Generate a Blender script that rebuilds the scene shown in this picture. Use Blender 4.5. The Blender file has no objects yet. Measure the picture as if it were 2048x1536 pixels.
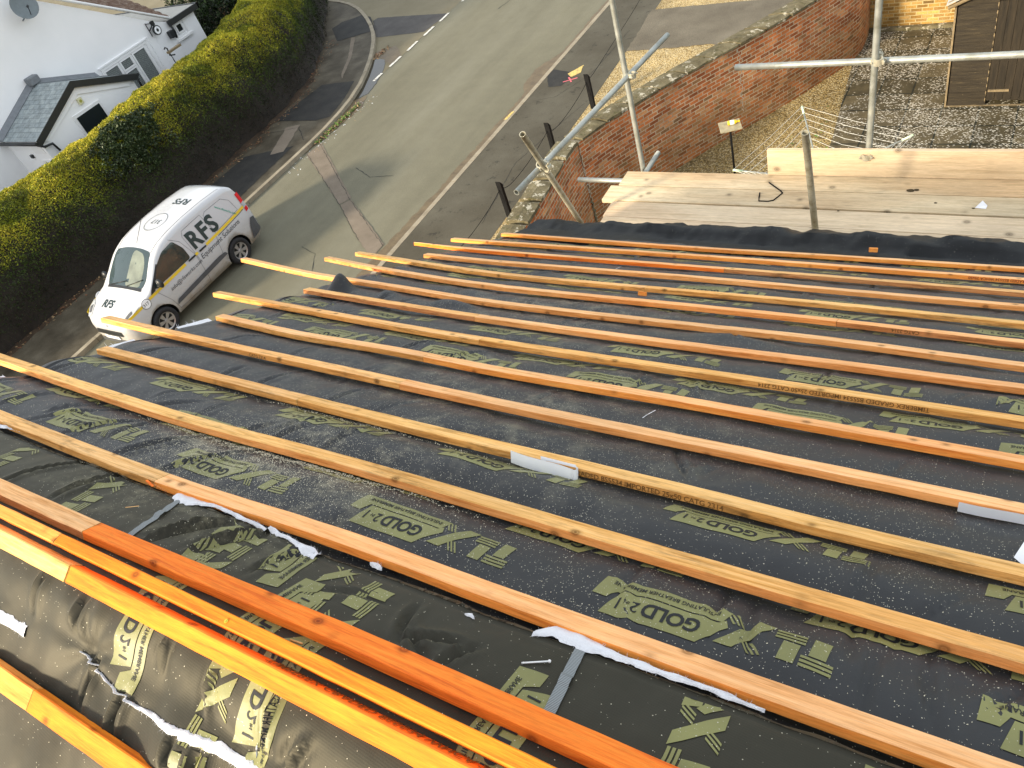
import bpy, bmesh, math, random
from math import sin, cos, pi, radians, sqrt, atan2
from mathutils import Vector, Matrix, noise
import numpy as np

# ------------------------------------------------------------------ camera, sky, sun, exposure
scene = bpy.context.scene
CAM = Vector((0, 0, 8.61))
PITCH, ROLL, YAW = 0.740639, -0.383223, -0.760271
fwd = Vector((sin(YAW)*cos(PITCH), cos(YAW)*cos(PITCH), -sin(PITCH)))
r0 = Vector((cos(YAW), -sin(YAW), 0)); u0 = r0.cross(fwd)
rt = cos(ROLL)*r0 + sin(ROLL)*u0; up = -sin(ROLL)*r0 + cos(ROLL)*u0
cd = bpy.data.cameras.new('camera'); cam = bpy.data.objects.new('camera', cd)
scene.collection.objects.link(cam); scene.camera = cam
mw = Matrix.Identity(4)
for i in range(3):
    mw[i][0] = rt[i]; mw[i][1] = up[i]; mw[i][2] = -fwd[i]; mw[i][3] = CAM[i]
cam.matrix_world = mw
cd.sensor_width = 36; cd.lens = 1531.94/2048*36; cd.clip_start = 0.02; cd.clip_end = 2000

SUN_EL, SUN_AZ = radians(21), radians(62)      # elevation; angle between -X and the sun towards -Y
world = bpy.data.worlds.new('World'); scene.world = world; world.use_nodes = True
wn = world.node_tree; bgn = wn.nodes['Background']
sky = wn.nodes.new('ShaderNodeTexSky'); sky.sky_type = 'NISHITA'; sky.sun_disc = False
sky.sun_elevation = SUN_EL
sdir = Vector((-cos(SUN_EL)*cos(SUN_AZ), -cos(SUN_EL)*sin(SUN_AZ), sin(SUN_EL)))
sky.sun_rotation = atan2(sdir.x, sdir.y)
sky.air_density = 1.0; sky.dust_density = 2.5; sky.ozone_density = 0.8
cl = wn.nodes.new('ShaderNodeMix'); cl.data_type = 'RGBA'; cl.inputs[0].default_value = .62     # thin high cloud veils the blue
wn.links.new(sky.outputs[0], cl.inputs[6]); cl.inputs[7].default_value = (5.1, 5.25, 5.35, 1)
wn.links.new(cl.outputs[2], bgn.inputs[0]); bgn.inputs[1].default_value = 0.12
sl = bpy.data.lights.new('sun', 'SUN'); sun = bpy.data.objects.new('sun', sl); scene.collection.objects.link(sun)
sl.energy = 2.9; sl.angle = radians(6); sl.color = (1.0, 0.86, 0.66)
sun.rotation_euler = sdir.to_track_quat('Z', 'Y').to_euler()
scene.view_settings.view_transform = 'Standard'; scene.view_settings.look = 'None'
scene.view_settings.exposure = 1.38; scene.view_settings.gamma = 1
scene.render.film_transparent = False
try:
    scene.cycles.max_bounces = 6; scene.cycles.use_denoising = True
except Exception: pass

# ------------------------------------------------------------------ helpers
C = scene.collection
def link(name, data, parent=None, loc=None):
    o = bpy.data.objects.new(name, data); C.objects.link(o)
    if parent is not None:
        o.parent = parent
        if parent.type == 'EMPTY' and 'w' in parent:      # part given in world coordinates
            o.matrix_parent_inverse = Matrix.Translation(-Vector(parent['w'])) if 'rot' not in parent else Matrix.Identity(4)
    if loc is not None: o.location = loc
    return o
def tag(o, label=None, cat=None, group=None, kind=None):
    if label: o['label'] = label
    if cat: o['category'] = cat
    if group: o['group'] = group
    if kind: o['kind'] = kind
    return o
def thing(name, loc, label, cat, group=None):
    e = bpy.data.objects.new(name, None); C.objects.link(e); e.location = loc; e.empty_display_size = .2
    e['w'] = list(loc); tag(e, label, cat, group); return e
def bake(o_bm, name, mats, parent=None, smooth=False, loc=None):
    me = bpy.data.meshes.new(name)
    o_bm.normal_update(); o_bm.to_mesh(me); o_bm.free()
    for m in (mats if isinstance(mats, (list, tuple)) else [mats]): me.materials.append(m)
    if smooth: me.polygons.foreach_set('use_smooth', [True]*len(me.polygons))
    return link(name, me, parent, loc)
def pymesh(name, verts, faces, mats, parent=None, smooth=False, mi=None, uvs=None, loc=None):
    me = bpy.data.meshes.new(name); me.from_pydata([tuple(v) for v in verts], [], faces)
    for m in (mats if isinstance(mats, (list, tuple)) else [mats]): me.materials.append(m)
    if smooth: me.polygons.foreach_set('use_smooth', [True]*len(me.polygons))
    if mi is not None: me.polygons.foreach_set('material_index', mi)
    if uvs is not None:
        ul = me.uv_layers.new(name='UVMap')
        ul.data.foreach_set('uv', [c for l in me.loops for c in uvs[l.vertex_index]])
    me.update()
    return link(name, me, parent, loc)
def box(bm, lo, hi, M=None, bev=0):
    r = bmesh.ops.create_cube(bm, size=1)
    vs = r['verts']
    for v in vs:
        v.co = Vector([(lo[i]+hi[i])/2 + v.co[i]*(hi[i]-lo[i]) for i in range(3)])
    if bev:
        es = list({e for v in vs for e in v.link_edges})
        rr = bmesh.ops.bevel(bm, geom=es, offset=bev, segments=1, affect='EDGES')
        vs = list({v for f in rr['faces'] for v in f.verts} | {v for v in vs if v.is_valid})
    if M is not None:
        for v in vs: v.co = M @ v.co
    return vs
def tube(bm, pts, r, seg=12, hollow=False, cap=True, mi=0, r2=None):
    pts = [Vector(p) for p in pts]; rings = []
    prev = None
    for i, p in enumerate(pts):
        d = (pts[min(i+1, len(pts)-1)] - pts[max(i-1, 0)]).normalized()
        if prev is None:
            a = d.orthogonal().normalized()
        else:
            a = (prev - d*prev.dot(d)).normalized()
        prev = a; b = d.cross(a)
        rr = r if r2 is None else r + (r2-r)*i/(len(pts)-1)
        rings.append([bm.verts.new(p + (a*cos(2*pi*k/seg) + b*sin(2*pi*k/seg))*rr) for k in range(seg)])
    for i in range(len(rings)-1):
        for k in range(seg):
            f = bm.faces.new((rings[i][k], rings[i][(k+1) % seg], rings[i+1][(k+1) % seg], rings[i+1][k])); f.smooth = True; f.material_index = mi
    if hollow:
        for e, (ring, p, q) in enumerate(((rings[0], pts[0], pts[1]), (rings[-1], pts[-1], pts[-2]))):
            d = (q-p).normalized()
            inn = [bm.verts.new(p + (v.co-p)*.82) for v in ring]; deep = [bm.verts.new(p + (v.co-p)*.82 + d*min(.3, (q-p).length*.4)) for v in ring]
            for k in range(seg):
                bm.faces.new((ring[k], ring[(k+1) % seg], inn[(k+1) % seg], inn[k])).material_index = mi
                bm.faces.new((inn[k], inn[(k+1) % seg], deep[(k+1) % seg], deep[k])).material_index = mi
            bm.faces.new(deep).material_index = mi
    elif cap:
        bm.faces.new(rings[0][::-1]).material_index = mi; bm.faces.new(rings[-1]).material_index = mi
    return rings
def prism(bm, pts, z0, z1, mi=0):
    lo = [bm.verts.new((p[0], p[1], z0)) for p in pts]; hi = [bm.verts.new((p[0], p[1], z1)) for p in pts]
    n_ = len(pts)
    for i in range(n_):
        bm.faces.new((lo[i], lo[(i+1) % n_], hi[(i+1) % n_], hi[i])).material_index = mi
    fs = bm.faces.new(hi); fs.material_index = mi
    fl = bm.faces.new(lo[::-1]); fl.material_index = mi
def sheet(name, pts, z, m, jitter=0, seed=0, kind='structure', **kw):
    """flat polygon lying on the ground, with an optionally ragged outline"""
    rnd = random.Random(seed); out = []
    if jitter:
        for i, p in enumerate(pts):
            q = pts[(i+1) % len(pts)]; L = math.dist(p, q); k = max(1, int(L/.12))
            for j in range(k):
                t = j/k; out.append((p[0]+(q[0]-p[0])*t + rnd.uniform(-jitter, jitter), p[1]+(q[1]-p[1])*t + rnd.uniform(-jitter, jitter)))
    else: out = pts
    bm = bmesh.new(); f = bm.faces.new([bm.verts.new((x, y, z)) for x, y in out]); 
    f.normal_update()
    if f.normal.z < 0: f.normal_flip()
    bmesh.ops.triangulate(bm, faces=bm.faces[:])
    o = bake(bm, name, m); tag(o, kind=kind, **kw); return o
def nz(x, y, z=0.): return noise.noise(Vector((x, y, z)))

# ---- text as flat mesh (cached), natural reading frame: x right, y up
_tc = {}
def text_geo(s, size, bold=0.0, cut=None, sp=1.0):
    key = (s, size, bold, cut, sp)
    if key in _tc: return _tc[key]
    cu = bpy.data.curves.new('txt', 'FONT'); cu.body = s; cu.size = size; cu.offset = bold*size; cu.fill_mode = 'FRONT'; cu.resolution_u = 3; cu.space_character = sp
    o = bpy.data.objects.new('txt', cu); C.objects.link(o)
    dg = bpy.context.evaluated_depsgraph_get(); dg.update()
    me = bpy.data.meshes.new_from_object(o.evaluated_get(dg))
    bm = bmesh.new(); bm.from_mesh(me)
    bpy.data.objects.remove(o); bpy.data.curves.remove(cu); bpy.data.meshes.remove(me)
    if cut: gridcut(bm, cut)
    vs = [(v.co.x, v.co.y) for v in bm.verts]; bm.verts.index_update(); fs = [[v.index for v in f.verts] for f in bm.faces]; bm.free()
    _tc[key] = (vs, fs); return _tc[key]
def gridcut(bm, step):
    for ax in (0, 1):
        lo = min(v.co[ax] for v in bm.verts); hi = max(v.co[ax] for v in bm.verts)
        k = math.floor(lo/step)+1
        while k*step < hi:
            n_ = Vector((1, 0, 0)) if ax == 0 else Vector((0, 1, 0)); co = n_*(k*step)
            bmesh.ops.bisect_plane(bm, geom=bm.verts[:]+bm.edges[:]+bm.faces[:], plane_co=co, plane_no=n_); k += 1
def poly_geo(pts, cut=None):
    bm = bmesh.new(); bm.faces.new([bm.verts.new((x, y, 0)) for x, y in pts]); bmesh.ops.triangulate(bm, faces=bm.faces[:])
    if cut: gridcut(bm, cut)
    bm.verts.index_update()
    vs = [(v.co.x, v.co.y) for v in bm.verts]; fs = [[v.index for v in f.verts] for f in bm.faces]; bm.free(); return vs, fs
def add_geo(V, F, MI, geo, fn, mi, flip=False):
    b = len(V)
    for x, y in geo[0]: V.append(fn(x, y))
    for f in geo[1]:
        F.append([b+i for i in (f[::-1] if flip else f)]); MI.append(mi)
def arc(cx, cy, r, a0, a1, n_=24): return [(cx+r*cos(a0+(a1-a0)*i/n_), cy+r*sin(a0+(a1-a0)*i/n_)) for i in range(n_+1)]
def ring_geo(cx, cy, r, w, n_=40):
    vs = []; fs = []
    for i in range(n_):
        a = 2*pi*i/n_; vs += [(cx+r*cos(a), cy+r*sin(a)), (cx+(r-w)*cos(a), cy+(r-w)*sin(a))]
    for i in range(n_):
        j = (i+1) % n_; fs.append([2*i, 2*j, 2*j+1, 2*i+1])
    return vs, fs

# ------------------------------------------------------------------ material kit
class NT:
    def __init__(s, name, rough=.8, spec=.3, metal=0.0, col=(.5, .5, .5)):
        s.m = bpy.data.materials.new(name); s.m.use_nodes = True; s.t = s.m.node_tree; s.b = s.t.nodes['Principled BSDF']
        s.b.inputs['Roughness'].default_value = rough; s.b.inputs['Specular IOR Level'].default_value = spec
        s.b.inputs['Metallic'].default_value = metal; s.b.inputs['Base Color'].default_value = (*col, 1)
        s.tc = s.t.nodes.new('ShaderNodeTexCoord')
    def new(s, ty, **kw):
        n_ = s.t.nodes.new(ty)
        for k, v in kw.items(): setattr(n_, k, v)
        return n_
    def l(s, a, b): s.t.links.new(a, b)
    def put(s, sock, v):
        if v is None: return
        if hasattr(v, 'is_output') or isinstance(v, bpy.types.NodeSocket): s.l(v, sock)
        elif isinstance(v, (tuple, list)) and len(v) == 3 and sock.type == 'RGBA': sock.default_value = (*v, 1)
        else: sock.default_value = v
    def co(s, which='Object', scale=(1, 1, 1), loc=(0, 0, 0), rot=(0, 0, 0), rand=False):
        mp = s.new('ShaderNodeMapping'); s.l(s.tc.outputs[which], mp.inputs[0])
        mp.inputs['Scale'].default_value = scale; mp.inputs['Location'].default_value = loc; mp.inputs['Rotation'].default_value = rot
        if rand:
            oi = s.new('ShaderNodeObjectInfo'); mu = s.math('MULTIPLY', oi.outputs['Random'], 57.0)
            cb = s.new('ShaderNodeCombineXYZ'); s.l(mu, cb.inputs[0]); s.l(mu, cb.inputs[1]); s.l(mu, cb.inputs[2]); s.l(cb.outputs[0], mp.inputs['Location'])
        return mp.outputs[0]
    def noise(s, vec, scale, detail=4, rough=.6, dist=0):
        n_ = s.new('ShaderNodeTexNoise'); s.l(vec, n_.inputs['Vector']); n_.inputs['Scale'].default_value = scale
        n_.inputs['Detail'].default_value = detail; n_.inputs['Roughness'].default_value = rough; n_.inputs['Distortion'].default_value = dist
        return n_.outputs[0]
    def vor(s, vec, scale, feat='F1', out='Distance', rnd=1.0):
        n_ = s.new('ShaderNodeTexVoronoi', feature=feat); s.l(vec, n_.inputs['Vector']); n_.inputs['Scale'].default_value = scale
        n_.inputs['Randomness'].default_value = rnd
        return n_.outputs[out]
    def ramp(s, fac, stops, interp='LINEAR'):
        n_ = s.new('ShaderNodeValToRGB'); n_.color_ramp.interpolation = interp; cr = n_.color_ramp
        while len(cr.elements) < len(stops): cr.elements.new(.5)
        for e, (p, c) in zip(cr.elements, stops):
            e.position = p; e.color = (*c, 1) if isinstance(c, (tuple, list)) else (c, c, c, 1)
        s.l(fac, n_.inputs[0]); return n_.outputs[0]
    def mix(s, fac, a, b, mode='MIX'):
        n_ = s.new('ShaderNodeMix', data_type='RGBA', blend_type=mode); s.put(n_.inputs[0], fac); s.put(n_.inputs[6], a); s.put(n_.inputs[7], b); return n_.outputs[2]
    def math(s, op, a, b=None, clamp=False):
        n_ = s.new('ShaderNodeMath', operation=op, use_clamp=clamp); s.put(n_.inputs[0], a)
        if b is not None: s.put(n_.inputs[1], b)
        return n_.outputs[0]
    def bump(s, h, strength=.3, dist=.01):
        n_ = s.new('ShaderNodeBump'); n_.inputs['Strength'].default_value = strength; n_.inputs['Distance'].default_value = dist
        s.l(h, n_.inputs['Height']); s.l(n_.outputs[0], s.b.inputs['Normal'])
    def color(s, c): s.put(s.b.inputs['Base Color'], c)
    def rough(s, r): s.put(s.b.inputs['Roughness'], r)

def plain(name, col, rough=.5, metal=0, spec=.5, var=.12, scale=6, bump=0):
    k = NT(name, rough, spec, metal)
    n_ = k.noise(k.co(), scale, 5, .65)
    k.color(k.ramp(n_, [(.25, tuple(c*(1-var) for c in col)), (.75, tuple(min(1, c*(1+var)) for c in col))]))
    if bump: k.bump(k.noise(k.co(), scale*12, 4), bump, .004)
    return k.m
def ground(name, stops, big=.25, fine=60, finemix=.35, rough=.85, bump=.3, stretch=(1, 1, 1), rot=0, spec=.25, speck=None):
    k = NT(name, rough, spec); v = k.co(scale=stretch, rot=(0, 0, rot)); w = k.co()
    a = k.noise(v, big, 8, .62); c = k.ramp(a, stops)
    f = k.noise(w, fine, 3, .7); g = k.ramp(f, [(.3, .55), (.7, 1.45)])
    c = k.mix(finemix, c, k.mix(1.0, c, g, 'MULTIPLY'))
    if speck:
        d = k.vor(w, speck[0]); m_ = k.math('LESS_THAN', d, speck[1]); c = k.mix(m_, c, speck[2])
    k.color(c); k.bump(f, bump, .01); return k, c
# ------- ground materials
def gravel(name, cols, sc=40):
    k = NT(name, .85, .2); w = k.co()
    cell = k.new('ShaderNodeTexVoronoi'); k.l(w, cell.inputs['Vector']); cell.inputs['Scale'].default_value = sc
    sx = k.new('ShaderNodeSeparateColor'); k.l(cell.outputs['Color'], sx.inputs[0])
    c = k.ramp(sx.outputs[0], [(i/(len(cols)-1), q) for i, q in enumerate(cols)])
    sh = k.ramp(cell.outputs['Distance'], [(.25, 1.0), (.75, .35)])
    c = k.mix(1.0, c, sh, 'MULTIPLY')
    b = k.ramp(k.noise(w, .8, 4), [(.3, .7), (.7, 1.25)]); c = k.mix(1.0, c, b, 'MULTIPLY')
    k.color(c); k.bump(k.math('MULTIPLY', cell.outputs['Distance'], -1.0), .9, .02); return k.m

k, c = ground('road_asphalt', [(.2, (.12, .112, .075)), (.5, (.15, .142, .098)), (.8, (.185, .178, .13))], big=.22, fine=55, finemix=.6, stretch=(2.2, .35, 1), bump=.5)
v = k.co(scale=(1, .12, 1)); st = k.ramp(k.noise(v, 1.3, 3), [(.3, .93), (.7, 1.06)]); c = k.mix(1.0, c, st, 'MULTIPLY'); c = k.mix(1.0, c, k.ramp(k.noise(k.co(), 2.2, 9, .7), [(.3, .93), (.7, 1.08)]), 'MULTIPLY'); k.color(c); M_road = k.m
k, c = ground('side_road_asphalt', [(.2, (.14, .118, .07)), (.55, (.19, .165, .105)), (.85, (.24, .21, .14))], big=.5, fine=90); M_side = k.m
k, c = ground('worn_tarmac', [(.25, (.028, .022, .013)), (.42, (.055, .045, .028)), (.56, (.085, .072, .048)), (.75, (.14, .12, .085))], big=1.3, fine=70, finemix=.6, rough=.7)
M_pave = k.m
k, c = ground('right_footpath', [(.2, (.045, .038, .022)), (.45, (.068, .06, .04)), (.62, (.088, .08, .056)), (.85, (.12, .11, .08))], big=.6, fine=75, finemix=.6, rough=.75)
sp = k.ramp(k.noise(k.co(), 3.2, 8, .75), [(.33, .35), (.43, 1.0)]); c = k.mix(1.0, c, sp, 'MULTIPLY'); k.color(c); M_foot = k.m
k, c = ground('dark_patch', [(.3, (.016, .016, .015)), (.55, (.027, .026, .023)), (.75, (.04, .037, .03))], big=2.2, fine=70, finemix=.8, rough=.75); M_dark = k.m
k, c = ground('trench_patch', [(.3, (.14, .115, .085)), (.7, (.2, .165, .125))], big=2, fine=80, finemix=.5); M_trench = k.m
k, c = ground('grey_tar', [(.3, (.06, .055, .052)), (.7, (.095, .09, .082))], big=1.5, fine=80, finemix=.5); M_grey = k.m
k, c = ground('mud', [(.3, (.09, .065, .035)), (.7, (.16, .12, .065))], big=3, fine=60, rough=.5, finemix=.6); M_mud = k.m
k, c = ground('soil', [(.3, (.03, .02, .013)), (.7, (.09, .06, .035))], big=2, fine=30, finemix=.8, bump=.8); M_soil = k.m
k, c = ground('kerb_concrete', [(.25, (.2, .17, .12)), (.75, (.34, .3, .22))], big=3, fine=60, finemix=.5); M_kerb = k.m
k, c = ground('grass_ground', [(.3, (.03, .045, .012)), (.7, (.07, .09, .03))], big=3, fine=20, finemix=.8, bump=.8); M_grass = k.m
M_gravel = gravel('yellow_gravel', [(.3, .2, .07), (.5, .36, .15), (.62, .46, .2), (.72, .6, .36), (.38, .27, .11)], 38)
M_gravel2 = gravel('yard_gravel', [(.22, .15, .05), (.38, .27, .1), (.46, .34, .14), (.6, .5, .28), (.2, .13, .05)], 34)
k, c = ground('driveway_tar', [(.3, (.1, .085, .06)), (.7, (.17, .15, .11))], big=.8, fine=40, finemix=.8, bump=.6); M_drive = k.m
# paving slabs strewn with white petals
k = NT('slabs', .7, .3); w = k.co()
br = k.new('ShaderNodeTexBrick'); mp = k.co(loc=(.1, .12, 0)); k.l(mp, br.inputs['Vector']); br.offset = 0; br.inputs['Scale'].default_value = 1
br.inputs['Brick Width'].default_value = .62; br.inputs['Row Height'].default_value = .62; br.inputs['Mortar Size'].default_value = .02; br.inputs['Mortar Smooth'].default_value = .4
br.inputs['Color1'].default_value = (.045, .037, .018, 1); br.inputs['Color2'].default_value = (.1, .08, .042, 1); br.inputs['Mortar'].default_value = (.012, .014, .008, 1)
c = k.mix(.6, br.outputs[0], k.mix(1.0, br.outputs[0], k.ramp(k.noise(w, 5, 6, .7), [(.3, .4), (.7, 1.7)]), 'MULTIPLY'))
pv = k.co(scale=(.8, 1.7, 1), rot=(0, 0, .3)); wob = k.noise(w, 30, 2)
vd = k.new('ShaderNodeTexVoronoi'); k.l(pv, vd.inputs['Vector']); vd.inputs['Scale'].default_value = 30
sx = k.new('ShaderNodeSeparateColor'); k.l(vd.outputs['Color'], sx.inputs[0])
den = k.ramp(k.noise(w, .9, 4, .6), [(.38, .03), (.52, .6), (.66, .85)])
pick = k.math('LESS_THAN', sx.outputs[0], den); near = k.math('LESS_THAN', vd.outputs['Distance'], .42)
c = k.mix(k.math('MULTIPLY', pick, near), c, k.mix(sx.outputs[1], (.75, .72, .62), (.34, .3, .22))); k.color(c); M_slab = k.m
k = NT('puddle_water', .04, .6); k.color((.035, .03, .02)); k.b.inputs['IOR'].default_value = 1.33; M_water = k.m
M_white_line = (lambda k: (k.color(k.mix(k.math('LESS_THAN', k.noise(k.co(), 14, 6, .7), .44), (.72, .7, .62), (.3, .28, .22))), k.m)[1])(NT('road_paint', .6))
M_yellow = (lambda k: (k.color(k.mix(k.math('LESS_THAN', k.noise(k.co(), 25, 6, .7), .45), (.62, .45, .13), (.25, .2, .1))), k.m)[1])(NT('yellow_paint', .6))
M_pink = plain('pink_marker_paint', (.6, .12, .14), .7)

def brick(name, c1, c2, c3, mort, dark=.25, moss=0.0):
    k = NT(name, .85, .2); w = k.co(); uv = k.tc.outputs['UV']
    br = k.new('ShaderNodeTexBrick'); k.l(uv, br.inputs['Vector']); br.inputs['Scale'].default_value = 1
    br.inputs['Brick Width'].default_value = .225; br.inputs['Row Height'].default_value = .076; br.inputs['Mortar Size'].default_value = .0095; br.inputs['Mortar Smooth'].default_value = .2
    br.inputs['Color1'].default_value = (0, 0, 0, 1); br.inputs['Color2'].default_value = (1, 1, 1, 1); br.inputs['Mortar'].default_value = (.5, .5, .5, 1); br.inputs['Bias'].default_value = 0
    c = k.ramp(br.outputs[0], [(0, tuple(x*.45 for x in c3)), (.1, c3), (.22, tuple(x*.8 for x in c2)), (.5, c1), (.8, tuple(x*1.3 for x in c1)), (.93, tuple(x*1.25 for x in c3)), (1.0, tuple(x*.35 for x in c3))])
    n1 = k.ramp(k.noise(w, 2.2, 7, .7), [(.3, .6), (.7, 1.3)]); c = k.mix(1.0, c, n1, 'MULTIPLY')
    n2 = k.ramp(k.noise(w, 60, 3), [(.3, .75), (.7, 1.25)]); c = k.mix(1.0, c, n2, 'MULTIPLY')
    # pale patchy face wear
    c = k.mix(k.ramp(k.noise(w, 7, 6, .75), [(.56, 0.0), (.72, .5)]), c, mort)
    mc = k.mix(1.0, mort, k.ramp(k.noise(w, 3, 5), [(.3, .5), (.7, 1.2)]), 'MULTIPLY')
    c = k.mix(br.outputs['Fac'], c, mc)
    if moss:
        sz = k.new('ShaderNodeSeparateXYZ'); k.l(w, sz.inputs[0])
        g = k.ramp(k.math('ADD', sz.outputs[2], k.math('MULTIPLY', k.noise(w, 2.5, 5), -1.2)), [(.0, moss), (.55, 0.0)])
        c = k.mix(g, c, (.16, .105, .03))
    k.color(c); k.bump(k.math('SUBTRACT', k.noise(w, 40, 3), br.outputs['Fac']), .6, .006); return k.m
M_brick = brick('old_red_brick', (.45, .14, .042), (.34, .095, .03), (.5, .24, .1), (.56, .47, .32), moss=.3)
M_brick_y = brick('yellow_stock_brick', (.36, .21, .055), (.28, .155, .04), (.44, .27, .09), (.5, .4, .2))
M_brick_h = brick('house_brick', (.3, .1, .05), (.22, .07, .04), (.36, .15, .08), (.4, .34, .26))
k = NT('coping_stone', .9, .2); w = k.co(); c = k.ramp(k.noise(w, 4, 8, .7), [(.25, (.05, .042, .022)), (.5, (.13, .11, .062)), (.75, (.22, .195, .12))])
c = k.mix(k.ramp(k.noise(w, 9, 6, .7), [(.55, 0.0), (.62, .9)]), c, (.07, .065, .025))
c = k.mix(k.ramp(k.noise(k.co(loc=(5, 3, 0)), 5.5, 7, .7), [(.575, 0.0), (.60, .95)]), c, (.42, .39, .3))
k.color(c); k.bump(k.noise(w, 25, 5, .7), .8, .02); M_coping = k.m

k = NT('white_render', .85, .2); w = k.co(); k.color(k.ramp(k.noise(w, .6, 6, .6), [(.3, (.82, .83, .83)), (.7, (.9, .9, .9))])); k.bump(k.noise(w, 60, 3), .15, .004); M_render = k.m
M_upvc = plain('white_upvc', (.8, .8, .79), .35, var=.03)
M_black = plain('black_plastic', (.012, .014, .015), .45, var=.3)
M_blackwood = plain('black_painted_timber', (.008, .008, .008), .8, spec=.15, var=.4, scale=20)
M_lead = plain('lead_flashing', (.17, .185, .2), .55, metal=.2, var=.2, scale=8)
k = NT('window_glass', .06, .6); k.color((.015, .02, .022)); M_glass = k.m
def tiles(name, c1, c2, bw, rh, mort=(.1, .1, .09)):
    k = NT(name, .7, .3); br = k.new('ShaderNodeTexBrick'); k.l(k.tc.outputs['UV'], br.inputs['Vector']); br.inputs['Scale'].default_value = 1
    br.inputs['Brick Width'].default_value = bw; br.inputs['Row Height'].default_value = rh; br.inputs['Mortar Size'].default_value = .006
    br.inputs['Color1'].default_value = (*c1, 1); br.inputs['Color2'].default_value = (*c2, 1); br.inputs['Mortar'].default_value = (*mort, 1)
    c = k.mix(1.0, br.outputs[0], k.ramp(k.noise(k.co(), 5, 6, .7), [(.3, .6), (.7, 1.3)]), 'MULTIPLY'); k.color(c); k.bump(k.math('MULTIPLY', br.outputs['Fac'], -1.0), .5, .01); return k.m
M_slate = tiles('pale_slates', (.25, .29, .3), (.31, .35, .35), .3, .17, (.13, .15, .16))
M_felt = plain('grey_felt_roof', (.36, .35, .31), .8)
k = NT('mossy_tiles', .85, .2); w = k.co(); c = k.ramp(k.noise(w, 9, 8, .75), [(.3, (.05, .03, .02)), (.5, (.13, .075, .05)), (.7, (.32, .28, .22))]); k.color(c); k.bump(k.noise(w, 30, 5), .6, .02); M_tile = k.m

# sun-bleached, stained softwood; object x runs along the grain
def wood(name, light, mid, dark, stain=0.0, stainc=(.06, .035, .01), rough=.75, sat=0, rnd=True, gs=1.0):
    k = NT(name, rough, .25); g = k.co(scale=(1.3*gs, 26*gs, 26*gs), rand=rnd); lo = k.co(scale=(1.0, 3, 3), rand=rnd)
    a = k.noise(g, 3.0, 6, .62, .6); c = k.ramp(a, [(.28, dark), (.47, mid), (.7, light)])
    b = k.ramp(k.noise(lo, 1.1, 4, .6), [(.3, .86), (.7, 1.2)]); c = k.mix(1.0, c, b, 'MULTIPLY')
    # broad hue drift between paler and redder treated stretches
    c = k.mix(k.ramp(k.noise(lo, .45, 2, .5), [(.45, 0.0), (.68, .5)]), c, k.mix(1.0, c, (1.0, .72, .5), 'MULTIPLY'))
    # knots
    kv = k.co(scale=(9*gs, 11*gs, 11*gs), rand=rnd); d = k.vor(kv, 1.0)
    c = k.mix(k.ramp(d, [(.03, .95), (.055, .55), (.075, .8), (.13, .25), (.2, 0.0)]), c, tuple(x*.35 for x in dark))
    if stain:
        sv = k.co(scale=(5, 30, 30), rand=rnd); s1 = k.ramp(k.noise(sv, 1.2, 8, .72), [(.52, 0.0), (.66, stain)]); c = k.mix(s1, c, stainc)
    f = k.co(scale=(8, 120, 120), rand=rnd); ff = k.noise(f, 2.0, 4, .7)
    c = k.mix(.35, c, k.mix(1.0, c, k.ramp(ff, [(.3, .55), (.7, 1.5)]), 'MULTIPLY'))
    k.color(c); k.bump(ff, .5, .002); return k.m
WD = {
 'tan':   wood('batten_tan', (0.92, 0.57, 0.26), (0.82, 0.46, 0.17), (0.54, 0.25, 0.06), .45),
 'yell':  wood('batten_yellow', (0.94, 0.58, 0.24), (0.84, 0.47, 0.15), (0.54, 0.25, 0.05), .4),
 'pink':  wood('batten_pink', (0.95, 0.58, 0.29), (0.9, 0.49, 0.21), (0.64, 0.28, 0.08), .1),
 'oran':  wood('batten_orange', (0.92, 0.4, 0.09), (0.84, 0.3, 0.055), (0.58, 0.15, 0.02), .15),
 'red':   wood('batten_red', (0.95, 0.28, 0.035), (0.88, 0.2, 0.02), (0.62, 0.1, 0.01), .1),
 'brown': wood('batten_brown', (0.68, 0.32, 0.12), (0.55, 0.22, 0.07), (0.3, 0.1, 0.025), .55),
 'pinks': wood('batten_side_salmon', (.9,.42,.14), (.8,.32,.085), (.52,.17,.03), .15),  # side woods: treated sawn tone, deepened with painted shading
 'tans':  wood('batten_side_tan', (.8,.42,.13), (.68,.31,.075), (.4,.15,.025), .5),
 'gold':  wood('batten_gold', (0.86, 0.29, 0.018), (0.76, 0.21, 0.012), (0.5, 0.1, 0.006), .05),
}
M_cutend = wood('sawn_end', (.75, .55, .22), (.68, .46, .15), (.5, .3, .08))
M_board = wood('scaffold_board', (.62, .52, .35), (.55, .45, .29), (.43, .33, .2), .3, (.13, .09, .05), gs=.5)
M_board2 = wood('pale_board', (.68, .55, .38), (.6, .48, .32), (.48, .37, .23), .12, (.2, .14, .07), gs=.5)
M_ply = plain('weathered_ply', (.3, .26, .16), .8, var=.35, scale=12)
M_ink = plain('stamp_ink', (.16, .07, .01), .8); M_inkred = plain('stamp_ink_red', (.25, .03, .01), .8)

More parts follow.
